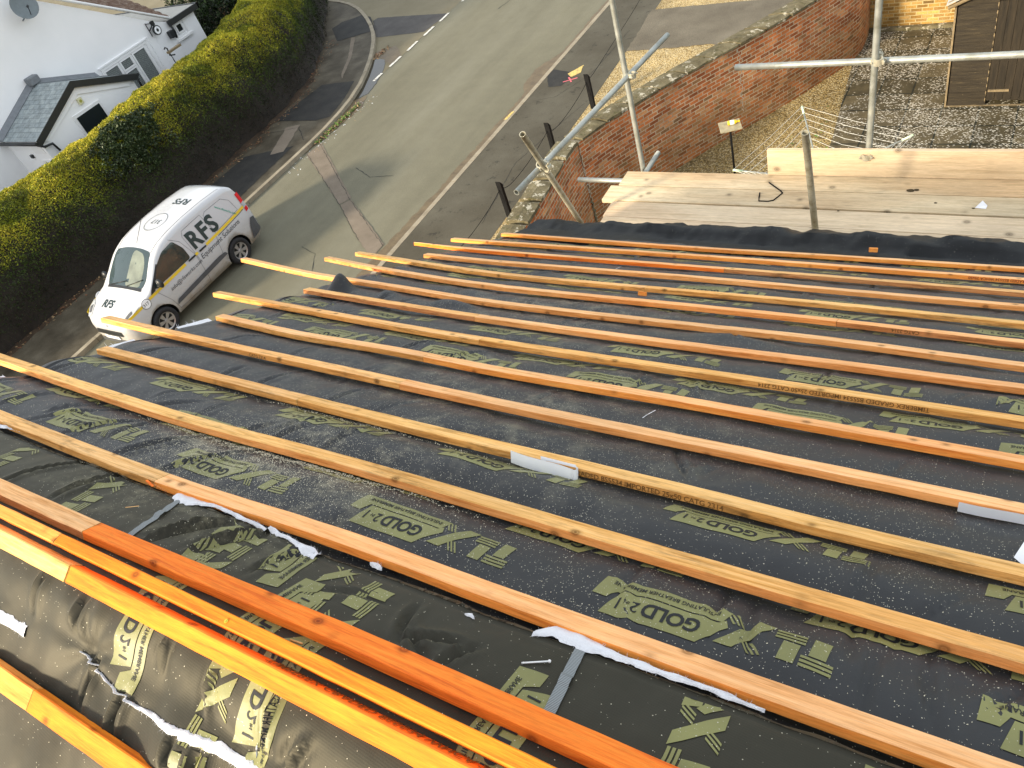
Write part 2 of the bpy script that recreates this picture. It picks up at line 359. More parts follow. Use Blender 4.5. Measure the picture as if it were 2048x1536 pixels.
# ---- roofing membrane with sawdust
def dust(k, c, lo=.1, hi=.55, streaks=True, cloudy=True):
    w = k.co()
    vd = k.new('ShaderNodeTexVoronoi'); k.l(w, vd.inputs['Vector']); vd.inputs['Scale'].default_value = 290
    sx = k.new('ShaderNodeSeparateColor'); k.l(vd.outputs['Color'], sx.inputs[0])
    # heavier saw-dust drifts lie in two places on the slope
    def blob(cx, cy, cz, r):
        vm = k.new('ShaderNodeVectorMath', operation='DISTANCE'); k.l(w, vm.inputs[0]); vm.inputs[1].default_value = (cx, cy, cz)
        return k.ramp(k.math('DIVIDE', vm.outputs['Value'], r), [(.15, 1.0), (1.0, 0.0)])
    A = k.math('MAXIMUM', k.math('MAXIMUM', blob(*BL[0], .62), blob(*BL[1], .5)), k.math('MAXIMUM', k.math('MULTIPLY', blob(*BL[2], .9), .7), k.math('MULTIPLY', blob(*BL[3], 1.1), .6)))
    base = k.ramp(k.noise(w, 2.3, 5, .65), [(.35, lo*.35), (.65, lo*1.8)])
    dn = k.math('ADD', base, k.math('MULTIPLY', A, k.ramp(k.noise(w, 6, 5, .7), [(.35, .15), (.6, hi)])))
    pick = k.math('LESS_THAN', sx.outputs[0], dn); near = k.math('LESS_THAN', vd.outputs['Distance'], k.math('MULTIPLY', sx.outputs[1], .34))
    c = k.mix(k.math('MULTIPLY', pick, near), c, (.5, .47, .36))
    v2 = k.new('ShaderNodeTexVoronoi'); k.l(w, v2.inputs['Vector']); v2.inputs['Scale'].default_value = 110
    s2 = k.new('ShaderNodeSeparateColor'); k.l(v2.outputs['Color'], s2.inputs[0])
    c = k.mix(k.math('MULTIPLY', k.math('LESS_THAN', s2.outputs[0], k.math('MULTIPLY', dn, .08)), k.math('LESS_THAN', v2.outputs['Distance'], .13)), c, (.62, .58, .46))
    if cloudy:
        cl = k.ramp(k.noise(w, 9, 8, .78), [(.5, 0.0), (.68, 1.0)])
        c = k.mix(k.math('MULTIPLY', k.math('MULTIPLY', cl, A), .6), c, (.42, .38, .25))
    return c
TH = 0.490383
N = Vector((0, sin(TH), cos(TH))); D = Vector((0, cos(TH), -sin(TH)))
O = CAM - (.926587+.027)*N
def P(u, s, w=0.): return O + Vector((u, 0, 0)) + D*s + N*w
BL = [tuple(P(-1.62, 1.34)), tuple(P(-1.9, 1.25)), tuple(P(-1.75, 3.2)), tuple(P(-1.4, 2.1))]
def membrane(name, col, lo=.14, hi=.6, rough=.5):
    k = NT(name, rough, .42); w = k.co()
    c = k.ramp(k.noise(w, 3.5, 6, .6), [(.3, tuple(x*.8 for x in col)), (.7, tuple(x*1.25 for x in col))])
    c = dust(k, c, lo, hi); k.color(c)
    f = k.noise(w, 260, 2, .5); g = k.noise(w, 28, 4, .6)
    k.bump(k.math('ADD', k.math('MULTIPLY', f, .25), g), .22, .004)
    k.b.inputs['Sheen Weight'].default_value = .05; k.b.inputs['Sheen Roughness'].default_value = .6
    return k.m
M_mem = membrane('black_breather_membrane', (.0105, .011, .0118), .22, .7)
M_print = membrane('olive_print', (.19, .185, .058), .22, .6)
M_memlip = membrane('black_membrane_plain', (.0055, .006, .0062), .02, .02, .5); M_memlip.node_tree.nodes['Principled BSDF'].inputs['Sheen Weight'].default_value = 0; M_memlip.node_tree.nodes['Principled BSDF'].inputs['Specular IOR Level'].default_value = .18
M_wool = plain('white_wadding', (.8, .8, .82), .95, var=.08, scale=40, bump=.8)
M_strap = (lambda k: (k.color(k.ramp(k.new('ShaderNodeTexWave').outputs[0], [(.3, (.1, .11, .11)), (.6, (.3, .32, .32))])), k.m)[1])(NT('woven_grey_strap', .7))
wv = [n_ for n_ in M_strap.node_tree.nodes if n_.type == 'TEX_WAVE'][0]; wv.inputs['Scale'].default_value = 110; wv.inputs['Distortion'].default_value = .6; wv.bands_direction = 'Y'
tcn = [n_ for n_ in M_strap.node_tree.nodes if n_.type == 'TEX_COORD'][0]; M_strap.node_tree.links.new(tcn.outputs['Object'], wv.inputs[0])
k = NT('scaffold_tube', .42, .5, .55); w = k.co(); k.color(k.ramp(k.noise(w, 7, 6, .7), [(.3, (.24, .245, .2)), (.55, (.38, .395, .36)), (.75, (.47, .47, .38))])); k.rough(k.ramp(k.noise(w, 20, 4), [(.3, .35), (.7, .6)])); M_tube = k.m
k = NT('rusty_scaffold_tube', .6, .4, .35); w = k.co(); k.color(k.ramp(k.noise(w, 14, 8, .75), [(.3, (.2, .17, .1)), (.5, (.38, .36, .27)), (.72, (.52, .51, .43))])); k.bump(k.noise(w, 60, 4), .3, .003); M_tube2 = k.m
M_coupler = plain('zinc_coupler', (.5, .47, .36), .45, metal=.5, var=.35, scale=30, bump=.3)
M_paper = plain('white_tape', (.86, .87, .88), .5, var=.03)

# ================================================================== THE SETTING: ground and roads
sheet('ground', [(-400, -400), (400, -400), (400, 400), (-400, 400)], -.012, M_grass)
kerbL = [(-17.3, -30), (-17.3, 4), (-17.28, 9), (-17.28, 12.1), (-17.32, 14.4), (-17.52, 16.0), (-17.95, 17.45), (-18.9, 19.36), (-20.1, 21.15), (-21.69, 22.8), (-23.57, 24.23), (-25.9, 25.03), (-32, 25.8), (-60, 26)]
def smooth_path(p, n_=6):
    out = []
    for i in range(len(p)-1):
        a = Vector(p[max(i-1, 0)]); b = Vector(p[i]); c = Vector(p[i+1]); d = Vector(p[min(i+2, len(p)-1)])
        for j in range(n_):
            t = j/n_; out.append(tuple(.5*((2*b)+(c-a)*t+(2*a-5*b+4*c-d)*t*t+(3*b-a-3*c+d)*t**3)))
    out.append(tuple(p[-1])); return out
kL = [kerbL[0], kerbL[1]] + smooth_path(kerbL[1:], 5)[1:]
sheet('road', [(-90, -60), (-11.2, -60), (-11.2, 120), (-90, 120)], 0.0, M_road)
sheet('side_road', [(-17.55, 16.5), (-17.7, 24), (-17.7, 34), (-60, 34), (-60, 26), (-32, 25.8), (-26, 25), (-20, 21), (-18, 17.5)], .004, M_side, .02, 3)
# left pavement is a raised slab with a concrete kerb round its edge
bm = bmesh.new(); prism(bm, [(x, y) for x, y in kL] + [(-60, -30)], -.05, .095)
o = bake(bm, 'pavement', M_pave); tag(o, kind='structure')
def strip(bm, path, wl, wr, z0, z1, gap=None):
    pts = [Vector((*p, 0)) for p in path]
    L = []; R = []
    for i, p in enumerate(pts):
        d = (pts[min(i+1, len(pts)-1)]-pts[max(i-1, 0)]).normalized(); n_ = Vector((-d.y, d.x, 0))
        L.append(p+n_*wl); R.append(p-n_*wr)
    rows = [[bm.verts.new((v.x, v.y, z)) for v in side] for side, z in ((R, z0), (R, z1), (L, z1), (L, z0))]
    for i in range(len(pts)-1):
        for a in range(4):
            b = (a+1) % 4; bm.faces.new((rows[a][i], rows[a][i+1], rows[b][i+1], rows[b][i]))
    for i in (0, -1): bm.faces.new([rows[a][i] for a in range(4)])
    bmesh.ops.recalc_face_normals(bm, faces=bm.faces[:])
def resample(path, step):
    out = [Vector(path[0])]; acc = 0
    for a, b in zip(path, path[1:]):
        a = Vector(a); b = Vector(b); L = (b-a).length; t = step-acc
        while t <= L:
            out.append(a+(b-a)*(t/L)); t += step
        acc = (acc+L) % step
    return [tuple(v) for v in out]
kp = resample([p for p in kL if -2 < p[1] and p[0] > -34], .9)
bm = bmesh.new()
for a, b in zip(kp, kp[1:]):
    va, vb = Vector(a), Vector(b); d = (vb-va).normalized()*.006
    strip(bm, [tuple(va+d), tuple(vb-d)], .0, .13, -.04, .115 + random.Random(a[1]).uniform(-.004, .004))
o = bake(bm, 'kerb', M_kerb); tag(o, kind='structure')
# right kerb flush with the footpath, footpath, verge
bm = bmesh.new(); rk = [(-11.2, y) for y in np.arange(-10, 60, .9)]
for a, b in zip(rk, rk[1:]): strip(bm, [(a[0], a[1]+.006), (b[0], b[1]-.006)], .06, .07, -.03, .022)
o = bake(bm, 'kerb', M_kerb); tag(o, kind='structure')
sheet('footpath', [(-11.14, -20), (-8.6, -20), (-8.9, 8), (-9.05, 12), (-9.15, 16), (-9.3, 19), (-9.5, 23), (-9.5, 60), (-11.14, 60)], .016, M_foot)
sheet('mud', [(-11.62, 8), (-11.18, 8), (-11.18, 26), (-11.4, 26), (-11.36, 19), (-11.75, 18), (-11.7, 17.2), (-11.4, 16.6), (-11.45, 12)], .006, M_mud, .035, 4)
sheet('gravel', [(-8.62, -20), (9, -20), (9, 2), (0, 60), (-9.8, 60), (-9.55, 23), (-9.3, 19), (-9.15, 16), (-9.05, 12)], .012, M_gravel)
sheet('driveway', [(-9.28, 18.7), (-7, 18.78), (-5.6, 18.55), (-4.2, 18.75), (-4.2, 21.3), (-6.0, 21.2), (-9.5, 21.25)], .024, M_drive, .03, 5)
sheet('yard', [(-6.6, -8), (-3.1, -8), (-3.1, 19.2), (-3.4, 18.9), (-3.4, 17.7), (-6.9, 11.3)], .02, M_gravel2)
sheet('patio', [(-3.08, 4.5), (6, 4.5), (6, 18.9), (-3.38, 18.9), (-3.36, 17.5), (-3.08, 14)], .028, M_slab, .006, 6)
sheet('soil', [(-19.35, -10), (-19.35, 4), (-19.45, 9), (-19.6, 13), (-19.75, 15.6), (-20.3, 18), (-22.1, 20.6), (-24.6, 23.6), (-60, 24), (-60, -10)], .099, M_soil, .06, 7)
# patches, trench, markings
sheet('road_patch', [(-22.65, 22.55), (-21.93, 23.05), (-21.31, 22.75), (-20.2, 21.5), (-21.53, 20.85), (-22.75, 22.05)], .103, M_dark, .01, 8)
sheet('road_patch', [(-21.15, 22.62), (-21.07, 22.86), (-17.6, 22.58), (-17.8, 21.2), (-19.87, 21.1), (-20.15, 21.35)], .009, M_grey, .01, 9)
sheet('road_patch', [(-19.85, 15.3), (-19.6, 17.55), (-18.3, 17.72), (-17.85, 16.6), (-17.6, 15.5), (-18.0, 15.3)], .103, M_dark, .012, 10)
sheet('road_patch', [(-19.3, 10.6), (-19.3, 13.3), (-17.75, 13.9), (-17.6, 11.0)], .103, M_dark, .02, 11)
sheet('road_patch', [(-21.0, 21.05), (-20.8, 21.05), (-19.75, 19.45), (-18.98, 17.9), (-19.25, 18.2), (-19.95, 19.52)], .104, M_trench, .012, 12)
sheet('road_patch', [(-18.95, 14.9), (-18.5, 15.1), (-17.9, 13.6), (-18.3, 13.4)], .104, M_trench, .02, 13)
sheet('road_patch', [(-17.05, 13.6), (-16.93, 14.2), (-13.84, 11.68), (-14.02, 11.4)], .008, M_trench, .012, 14)
sheet('road_patch', [(-13.98, 11.36), (-13.82, 11.62), (-11.6, 10.05), (-11.6, 9.55), (-12.4, 10.1)], .012, M_trench, .012, 15)
sheet('road_patch', [(-10.77, 16.91), (-10.42, 16.95), (-10.29, 17.57), (-10.62, 17.75), (-11.1, 17.9), (-11.12, 17.5)], .021, M_dark, .012, 16)
sheet('puddle', [(-18.72, 19.4), (-18.2, 19.3), (-17.85, 18.8), (-17.6, 18.27), (-17.3, 17.4), (-17.25, 17.0), (-17.5, 16.6), (-17.74, 16.6), (-18.0, 17.4), (-18.35, 18.3), (-18.8, 19.05)], .012, M_water, .02, 17)
sheet('mud', [(-19.2, 19.85), (-18.4, 20.3), (-17.7, 19.6), (-17.6, 18.9), (-18.2, 19.2), (-18.8, 19.3)], .008, M_mud, .05, 18)
sheet('mud', [(-17.72, 16.5), (-17.15, 16.9), (-16.9, 16.2), (-17.0, 14.6), (-17.15, 13.6), (-17.2, 14.6), (-17.36, 15.6)], .0085, M_mud, .04, 19)
sheet('puddle', [(-22.5, 25.3), (-21.6, 24.9), (-20.9, 25.3), (-21.8, 25.7)], .012, M_water, .03, 20)
for i, (a, b) in enumerate(((22.59, 21.94), (21.56, 20.87), (20.49, 19.83), (19.44, 18.74), (18.31, 17.8), (24.4, 23.5))):
    sheet('road_marking', [(-17.66, a), (-17.56, a), (-17.54, b), (-17.64, b)], .016, M_white_line, .006, 30+i)
sheet('road_marking', [(-10.53, 17.6), (-10.26, 18.08), (-10.16, 17.66), (-10.34, 17.42)], .0215, M_yellow, .01, 40)
sheet('road_marking', [(-11.29, 15.26), (-11.2, 15.3), (-11.19, 15.7), (-11.27, 15.66)], .026, M_yellow, .004, 41)
for i, (a, b) in enumerate((((-10.46, 17.16), (-10.12, 17.36)), ((-10.4, 17.4), (-10.2, 17.14)))):
    d = Vector((b[0]-a[0], b[1]-a[1])).normalized(); n_ = (-d.y*.022, d.x*.022)
    sheet('road_marking', [(a[0]+n_[0], a[1]+n_[1]), (a[0]-n_[0], a[1]-n_[1]), (b[0]-n_[0], b[1]-n_[1]), (b[0]+n_[0], b[1]+n_[1])], .0225+.001*i, M_pink, .006, 42+i)
# road cracks: thin dark crooked lines
def crack(path, z, w, seed, m=None):
    rnd = random.Random(seed); pts = []
    for a, b in zip(path, path[1:]):
        L = math.dist(a, b); k = max(2, int(L/.1))
        for j in range(k):
            t = j/k; pts.append((a[0]+(b[0]-a[0])*t+rnd.uniform(-.014, .014), a[1]+(b[1]-a[1])*t+rnd.uniform(-.014, .014)))
    pts.append(path[-1]); bm = bmesh.new(); vs = []
    for i, p in enumerate(pts):
        q = pts[min(i+1, len(pts)-1)]; r_ = pts[max(i-1, 0)]; d = Vector((q[0]-r_[0], q[1]-r_[1])).normalized(); ww = w*rnd.uniform(.3, 1)
        vs.append((bm.verts.new((p[0]-d.y*ww, p[1]+d.x*ww, z)), bm.verts.new((p[0]+d.y*ww, p[1]-d.x*ww, z))))
    for a, b in zip(vs, vs[1:]): bm.faces.new((a[0], a[1], b[1], b[0]))
    bmesh.ops.recalc_face_normals(bm, faces=bm.faces[:])
    o = bake(bm, 'road_crack', m or M_dark); tag(o, kind='structure')
for i, (pth, z, w) in enumerate((([(-14.7, 13.0), (-13.9, 12.6), (-13.2, 12.7)], .005, .012), ([(-13.9, 9.7), (-13.3, 9.5), (-12.9, 8.9)], .005, .01), ([(-10.9, 16.2), (-10.3, 16.4), (-9.8, 17.6), (-9.7, 20)], .02, .008),
      ([(-9.5, 11), (-9.9, 13.3), (-9.5, 15.2), (-9.3, 16)], .02, .007), ([(-15.5, 22.5), (-15.2, 24), (-15.0, 26)], .005, .02), ([(-16.95, 14.15), (-13.85, 11.62), (-11.6, 10)], .0135, .007), ([(-17.0, 13.6), (-14.0, 11.38), (-12.4, 10.1)], .0135, .007), ([(-19.4, 14.6), (-18.4, 14.9), (-17.6, 14.2)], .106, .012))):
    crack(pth, z, w, 60+i)

# weeds and dead leaves along the kerb
def scatter(name, n_, fn, size, mats, kind='stuff', seed=1, flat=.5, label=None):
    rnd = random.Random(seed); V = []; F = []; MI = []
    for i in range(n_):
        p = Vector(fn(rnd)); s = size*rnd.uniform(.5, 1.3); a = rnd.uniform(0, 2*pi); t = rnd.uniform(-1, 1)*flat
        d = Vector((cos(a), sin(a), t)).normalized(); e = d.cross(Vector((0, 0, 1))).normalized()*cos(t*1.5)+Vector((0, 0, sin(t*1.5)))
        b = len(V); V += [p-d*s-e*s*.1, p+e*s*.5, p+d*s, p-e*s*.5]; F.append((b, b+1, b+2, b+3)); MI.append(rnd.randrange(len(mats)))
    o = pymesh(name, V, F, mats, mi=MI); tag(o, label, kind=kind); return o
M_weed = plain('weed_green', (.09, .17, .02), .7, var=.4); M_dead = plain('dead_leaf', (.16, .07, .03), .85, var=.4); M_dead2 = plain('dead_leaf_pale', (.3, .2, .1), .85, var=.4)
scatter('weeds', 500, lambda r: (-17.1+r.gauss(0, .05)-.0, r.uniform(14.1, 16.4), .02+r.random()*.05), .04, [M_weed, M_weed, M_dead2], seed=2)
scatter('leaf_litter', 900, lambda r: ((lambda y: (-19.45-max(0, y-14)*.14-max(0, y-17)*.35+r.gauss(0, .13), y, .112+r.random()*.02))(r.uniform(3, 21))), .035, [M_dead, M_dead2, M_dead], seed=3, flat=.3)
scatter('leaf_litter', 90, lambda r: (-18.75+r.gauss(0, .1), 19.75+r.gauss(0, .25), .02), .06, [M_dead, M_dead2], seed=4, flat=.3)
scatter('leaf_litter', 120, lambda r: ((-16.9+r.gauss(0, .15), r.uniform(12.5, 17), .01)), .025, [M_dead2, M_paper], seed=5, flat=.2)
scatter('weeds', 160, lambda r: (r.uniform(-3.7, -3.2)+r.gauss(0, .15), 13.2+r.gauss(0, .8), .03+r.random()*.03), .035, [M_weed], seed=6)

# ================================================================== garden walls
def wall_path(name, path, thick, z1, m, label, cat, coping=None, parent_label=None, side=1):
    t = thing(name, (*path[0], 0), label, cat)
    pts = [Vector((*p, 0)) for p in path]; Nn = []
    for i in range(len(pts)):
        d = (pts[min(i+1, len(pts)-1)]-pts[max(i-1, 0)]).normalized(); Nn.append(Vector((-d.y, d.x, 0))*side)
    V = []; F = []; UV = []
    for off in (0, thick):
        L = 0; b = len(V)
        for i, p in enumerate(pts):
            if i: L += (pts[i]-pts[i-1]).length
            q = p+Nn[i]*off
            V += [(q.x, q.y, 0), (q.x, q.y, z1)]; UV += [(L, 0), (L, z1)]
        for i in range(len(pts)-1): F.append((b+2*i, b+2*i+2, b+2*i+3, b+2*i+1))
    n2 = 2*len(pts)
    for e in (0, len(pts)-1):
        b = len(V); 
        for off in (0, thick):
            q = pts[e]+Nn[e]*off; V += [(q.x, q.y, 0), (q.x, q.y, z1)]; UV += [(off, 0), (off, z1)]
        F.append((b, b+2, b+3, b+1))
    b = len(V); 
    for i, p in enumerate(pts):
        q = p+Nn[i]*thick; V += [(p.x, p.y, z1), (q.x, q.y, z1)]; UV += [(0, 0), (0, 0)]
    for i in range(len(pts)-1): F.append((b+2*i, b+2*i+1, b+2*i+3, b+2*i+2))
    pymesh('brickwork', V, F, m, t, uvs=UV)
    return t, pts, Nn
wp = smooth_path([(-3.3, 18.9), (-3.32, 17.75), (-3.9, 16.5), (-4.47, 15.5), (-4.94, 14.76), (-5.44, 13.98), (-5.85, 13.3), (-6.24, 12.59), (-6.6, 11.9), (-6.85, 11.25)], 3)
wp = [(x, y) for x, y in wp]
w1, pts, Nn = wall_path('garden_wall', wp, .34, 1.8, M_brick, 'tall old red brick garden wall under lichened stone coping, from the yard corner to its bend', 'wall', side=-1)
def coping(parent, pts, Nn, thick, z1, L=.62, over=.045, seed=0):
    rnd = random.Random(seed); bm = bmesh.new()
    A = resample([tuple((p-n_*over).xy) for p, n_ in zip(pts, Nn)], .155); Bq = [tuple((p+n_*(thick+over)).xy) for p, n_ in zip(pts, Nn)]
    K = 60; 
    def at(poly, t):
        ls = [math.dist(a, b) for a, b in zip(poly, poly[1:])]; tot = sum(ls)*t; i = 0
        while i < len(ls)-1 and tot > ls[i]: tot -= ls[i]; i += 1
        return Vector(poly[i]).lerp(Vector(poly[i+1]), min(1, tot/ls[i]))
    tot = sum(math.dist(a, b) for a, b in zip(A, A[1:])); n_ = max(1, int(tot/L))
    for i in range(n_):
        t0, t1 = i/n_+.003, (i+1)/n_-.003; dz = rnd.uniform(-.012, .012); sub = 4; rows = []
        for j in range(sub+1):
            t = t0+(t1-t0)*j/sub; a = at(A, t); b = at(Bq, t); e = rnd.uniform(-.012, .012)
            a = a + (a-b).normalized()*e; m_ = (a+b)/2
            zz = [z1+.002, z1+.055+dz, z1+.085+dz+rnd.uniform(-.006, .006), z1+.055+dz, z1+.002]
            rows.append([bm.verts.new((*q, z)) for q, z in zip((a, a, m_, b, b), zz)])
        for j in range(sub):
            for q in range(4): bm.faces.new((rows[j][q], rows[j+1][q], rows[j+1][q+1], rows[j][q+1]))
            bm.faces.new((rows[j][4], rows[j+1][4], rows[j+1][0], rows[j][0]))
        bm.faces.new(rows[0]); bm.faces.new(rows[-1][::-1])
    bmesh.ops.recalc_face_normals(bm, faces=bm.faces[:]); bake(bm, 'coping', M_coping, parent)
coping(w1, pts, Nn, .34, 1.8, seed=1)
w2, pts, Nn = wall_path('garden_wall', smooth_path([(-6.87, 11.24), (-6.86, 10.6), (-6.74, 9.6), (-6.67, 8.86), (-6.5, 7.4), (-6.4, 5), (-6.35, 0), (-6.3, -8)], 3), .34, 1.8, M_brick, 'short return of red brick wall near the roof, with a ragged crack where it joins the long wall', 'wall', side=-1)
coping(w2, pts, Nn, .34, 1.8, seed=2)
# ragged mortar seam at the joint of both walls and a repaired crack further along
def seam(x, y, nx, ny, z0, z1, w, seed, m, parent):
    rnd = random.Random(seed); V = []; F = []; z = z0; dx, dy = -ny, nx; i = 0
    while z < z1:
        a = rnd.uniform(.4, 1)*w; c_ = rnd.uniform(-.03, .03); V += [(x+nx*.006+dx*(c_-a), y+ny*.006+dy*(c_-a), z), (x+nx*.006+dx*(c_+a), y+ny*.006+dy*(c_+a), z)]
        if i: F.append((2*i-2, 2*i-1, 2*i+1, 2*i))
        i += 1; z += .035
    pymesh('crack_filling', V, F, m, parent)
M_mortar = plain('pale_mortar', (.42, .37, .28), .9, var=.5, scale=25); M_dark_mortar = plain('old_dark_mortar', (.12, .11, .06), .9, var=.6, scale=25)  # darker mortar for the lower part of the seam
seam(-6.855, 11.255, .85, -.35, .6, 1.72, .022, 1, M_mortar, w1); seam(-6.85, 11.24, .9, -.2, .05, .6, .035, 2, M_dark_mortar, w1)
seam(-4.945, 14.755, .83, -.56, .4, 1.78, .012, 3, M_mortar, w1)
# yellow brick wall at the back of the yard
w3, pts, Nn = wall_path('brick_wall', [(-3.6, 18.92), (5, 18.92)], .3, 2.4, M_brick_y, 'yellow stock brick wall closing the back of the yard behind the dark shed', 'wall', side=1)
bm = bmesh.new(); box(bm, (-3.3, 18.8, .03), (5, 18.917, .1)); bake(bm, 'concrete_plinth', M_coping, w3)

# ================================================================== shed
sh = thing('garden_shed', (-1.3, 15.5, 0), 'dark weathered timber shed with horizontal boards and a rotting plank door', 'shed')
k = NT('dark_weatherboard', .7, .3); w = k.co(scale=(1.5, 1.5, 18)); c = k.ramp(k.noise(w, 1.6, 7, .7), [(.3, (.010, .007, .004)), (.6, (.032, .024, .012)), (.78, (.085, .062, .03))])
c = k.mix(k.ramp(k.noise(k.co(scale=(4, 4, 30)), 2.2, 8, .8), [(.63, 0.0), (.7, .8)]), c, (.38, .3, .16)); k.color(c); k.bump(k.noise(k.co(scale=(2, 2, 40)), 3, 5), .5, .006); M_shed = k.m
k = NT('dark_plank_door', .7, .3); w = k.co(scale=(16, 1.5, 1.5)); c = k.ramp(k.noise(w, 1.4, 7, .7), [(.3, (.01, .008, .005)), (.6, (.028, .021, .012)), (.8, (.07, .05, .03))])
c = k.mix(k.ramp(k.noise(k.co(scale=(34, 4, 4)), 1.5, 8, .8), [(.66, 0.0), (.72, .7)]), c, (.3, .25, .14)); k.color(c); M_door = k.m
M_trim = plain('pale_shed_trim', (.2, .15, .08), .8, var=.4, scale=10)
bm = bmesh.new()
for i in range(15):
    z0 = .04+i*.135; rnd = random.Random(i)
    hw = 1.0 if z0 < 1.95 else 1
    vs = box(bm, (-1.27, 15.5, z0), (-.66, 15.53, z0+.14))
    for v in vs:
        if v.co.z < z0+.07 and v.co.y < 15.51: v.co.y -= .018+rnd.uniform(0, .006)
        v.co.z += rnd.uniform(-.003, .003)
    box(bm, (.16, 15.5, z0), (1.3, 15.53, z0+.14))
    box(bm, (-1.3, 15.53, z0), (-1.28, 17.4, z0+.14)); box(bm, (1.3, 15.53, z0), (1.32, 17.4, z0+.14))
box(bm, (-1.27, 17.38, .04), (1.3, 17.4, 2.05))
vs = [bm.verts.new(p) for p in ((-1.27, 15.505, 2.06), (1.3, 15.505, 2.06), (0, 15.505, 2.6))]; bm.faces.new(vs)
vs = [bm.verts.new(p) for p in ((-1.27, 17.4, 2.06), (1.3, 17.4, 2.06), (0, 17.4, 2.6))]; bm.faces.new(vs)
bake(bm, 'weatherboard_wall', M_shed, sh)
dr = None
bm = bmesh.new()
for i in range(6):
    x = -.645+i*.133; rnd = random.Random(i+9)
    vs = box(bm, (x, 15.485, .1+rnd.uniform(0, .05)), (x+.128, 15.51, 1.95))
dr = bake(bm, 'plank_door', M_door, sh)
bm = bmesh.new(); box(bm, (-.63, 15.465, .3), (-.3, 15.484, .34)); bake(bm, 'hinge', M_trim, dr)
bm = bmesh.new(); box(bm, (-1.32, 15.46, .0), (-1.29, 15.5, 2.0)); box(bm, (-.67, 15.49, .03), (-.655, 15.4995, 2.0)); box(bm, (-1.3, 15.46, .0), (1.3, 15.4995, .035)); bake(bm, 'corner_trim', M_trim, sh)
bm = bmesh.new()
for s in (-1, 1):
    tube(bm, [(s*1.42, 15.4, 1.93), (0, 15.4, 2.58)], .035, 4); tube(bm, [(s*1.42, 15.42, 2.01), (0, 15.42, 2.66)], .02, 4)
bake(bm, 'bargeboard', M_trim, sh)
bm = bmesh.new()
for s in (-1, 1):
    a, b = (s*1.45, 1.98), (0, 2.66); vs = [bm.verts.new((x, y, z)) for y in (15.36, 17.5) for x, z in (a, b)]
    bm.faces.new((vs[0], vs[1], vs[3], vs[2])); v2 = [bm.verts.new((x, y, z+.02)) for y in (15.36, 17.5) for x, z in (a, b)]; bm.faces.new((v2[0], v2[2], v2[3], v2[1])); bm.faces.new((vs[0], v2[0], v2[1], vs[1]))
bake(bm, 'felt_roof', M_felt, sh)

# ================================================================== bird table with a yellow bottle on it, clothes dryer, footpath posts
bt = thing('bird_table', (-4.62, 12.98, 0), 'old square plywood table top on a thin black steel post in the gravel yard', 'bird table')
bm = bmesh.new(); tube(bm, [(-4.6, 12.95, 0), (-4.49, 12.6, 1.33)], .022, 8); bake(bm, 'post', M_blackwood, bt)
bm = bmesh.new(); vs = box(bm, (-.19, -.17, 0), (.19, .17, .018), Matrix.Translation((-4.47, 12.56, 1.34)) @ Matrix.Rotation(.45, 4, 'Z') @ Matrix.Rotation(.06, 4, 'X')); bake(bm, 'table_top', M_ply, bt)
bo = thing('plastic_bottle', (-4.45, 12.58, 1.37), 'yellow plastic bottle with a white label lying on the bird table', 'bottle')
bm = bmesh.new(); M_yb = plain('yellow_plastic', (.75, .48, .01), .35, var=.1); dv = Vector((.11, .045, .0)); a = Vector((-4.51, 12.56, 1.402))
tube(bm, [a, a+dv*.1, a+dv*1.1, a+dv*1.4, a+dv*1.6], .04, 14); 
for v in bm.verts:
    t = (v.co-a).dot(dv)/dv.length_squared
    if t > 1.2: c0 = a+dv*t; v.co = c0+(v.co-c0)*.45
    if t < .05: c0 = a+dv*t; v.co = c0+(v.co-c0)*.85
bake(bm, 'bottle_body', M_yb, bo, True)
bm = bmesh.new(); tube(bm, [a+dv*.35, a+dv*.95], .0408, 14, cap=False); bake(bm, 'label_wrap', M_paper, bo, True)
bm = bmesh.new(); tube(bm, [a+dv*1.6, a+dv*1.8], .022, 12); bake(bm, 'cap', M_yb, bo, True)

rd = thing('rotary_dryer', (-2.5, 10.8, 0), 'open rotary clothes dryer with white lines beyond the scaffold boards', 'clothes dryer')
tips = [Vector((-3.09, 12.1, 1.95)), Vector((-1.31, 11.22, 1.95)), Vector((-1.9, 9.5, 1.95)), Vector((-3.66, 10.23, 1.95))]; hub = Vector((-2.5, 10.8, 1.45))
bm = bmesh.new(); tube(bm, [(-2.5, 10.8, 0), (-2.5, 10.8, 1.85)], .022, 10); bake(bm, 'mast', M_tube, rd, True)
bm = bmesh.new(); tube(bm, [(-2.5, 10.8, 1.36), (-2.5, 10.8, 1.56)], .045, 12); bake(bm, 'hub', plain('pale_plastic', (.55, .62, .68), .5), rd, True)
for tpt in tips:
    bm = bmesh.new(); tube(bm, [hub, tpt], .013, 8); a = bake(bm, 'arm', M_tube, rd, True)
    bm = bmesh.new(); tube(bm, [tpt-(tpt-hub).normalized()*.16, tpt], .018, 8); bake(bm, 'arm_end_cap', plain('pale_green_plastic', (.55, .68, .45), .5), a, True)
bm = bmesh.new()
for i in range(4):
    for j in range(8):
        t = 1-j*.09; a = hub.lerp(tips[i], t); b = hub.lerp(tips[(i+1) % 4], t); m_ = (a+b)/2-Vector((0, 0, .02+.01*j)); tube(bm, [a, m_, b], .0022, 5, cap=False)
bake(bm, 'line', plain('white_washing_line', (.75, .75, .68), .6), rd)

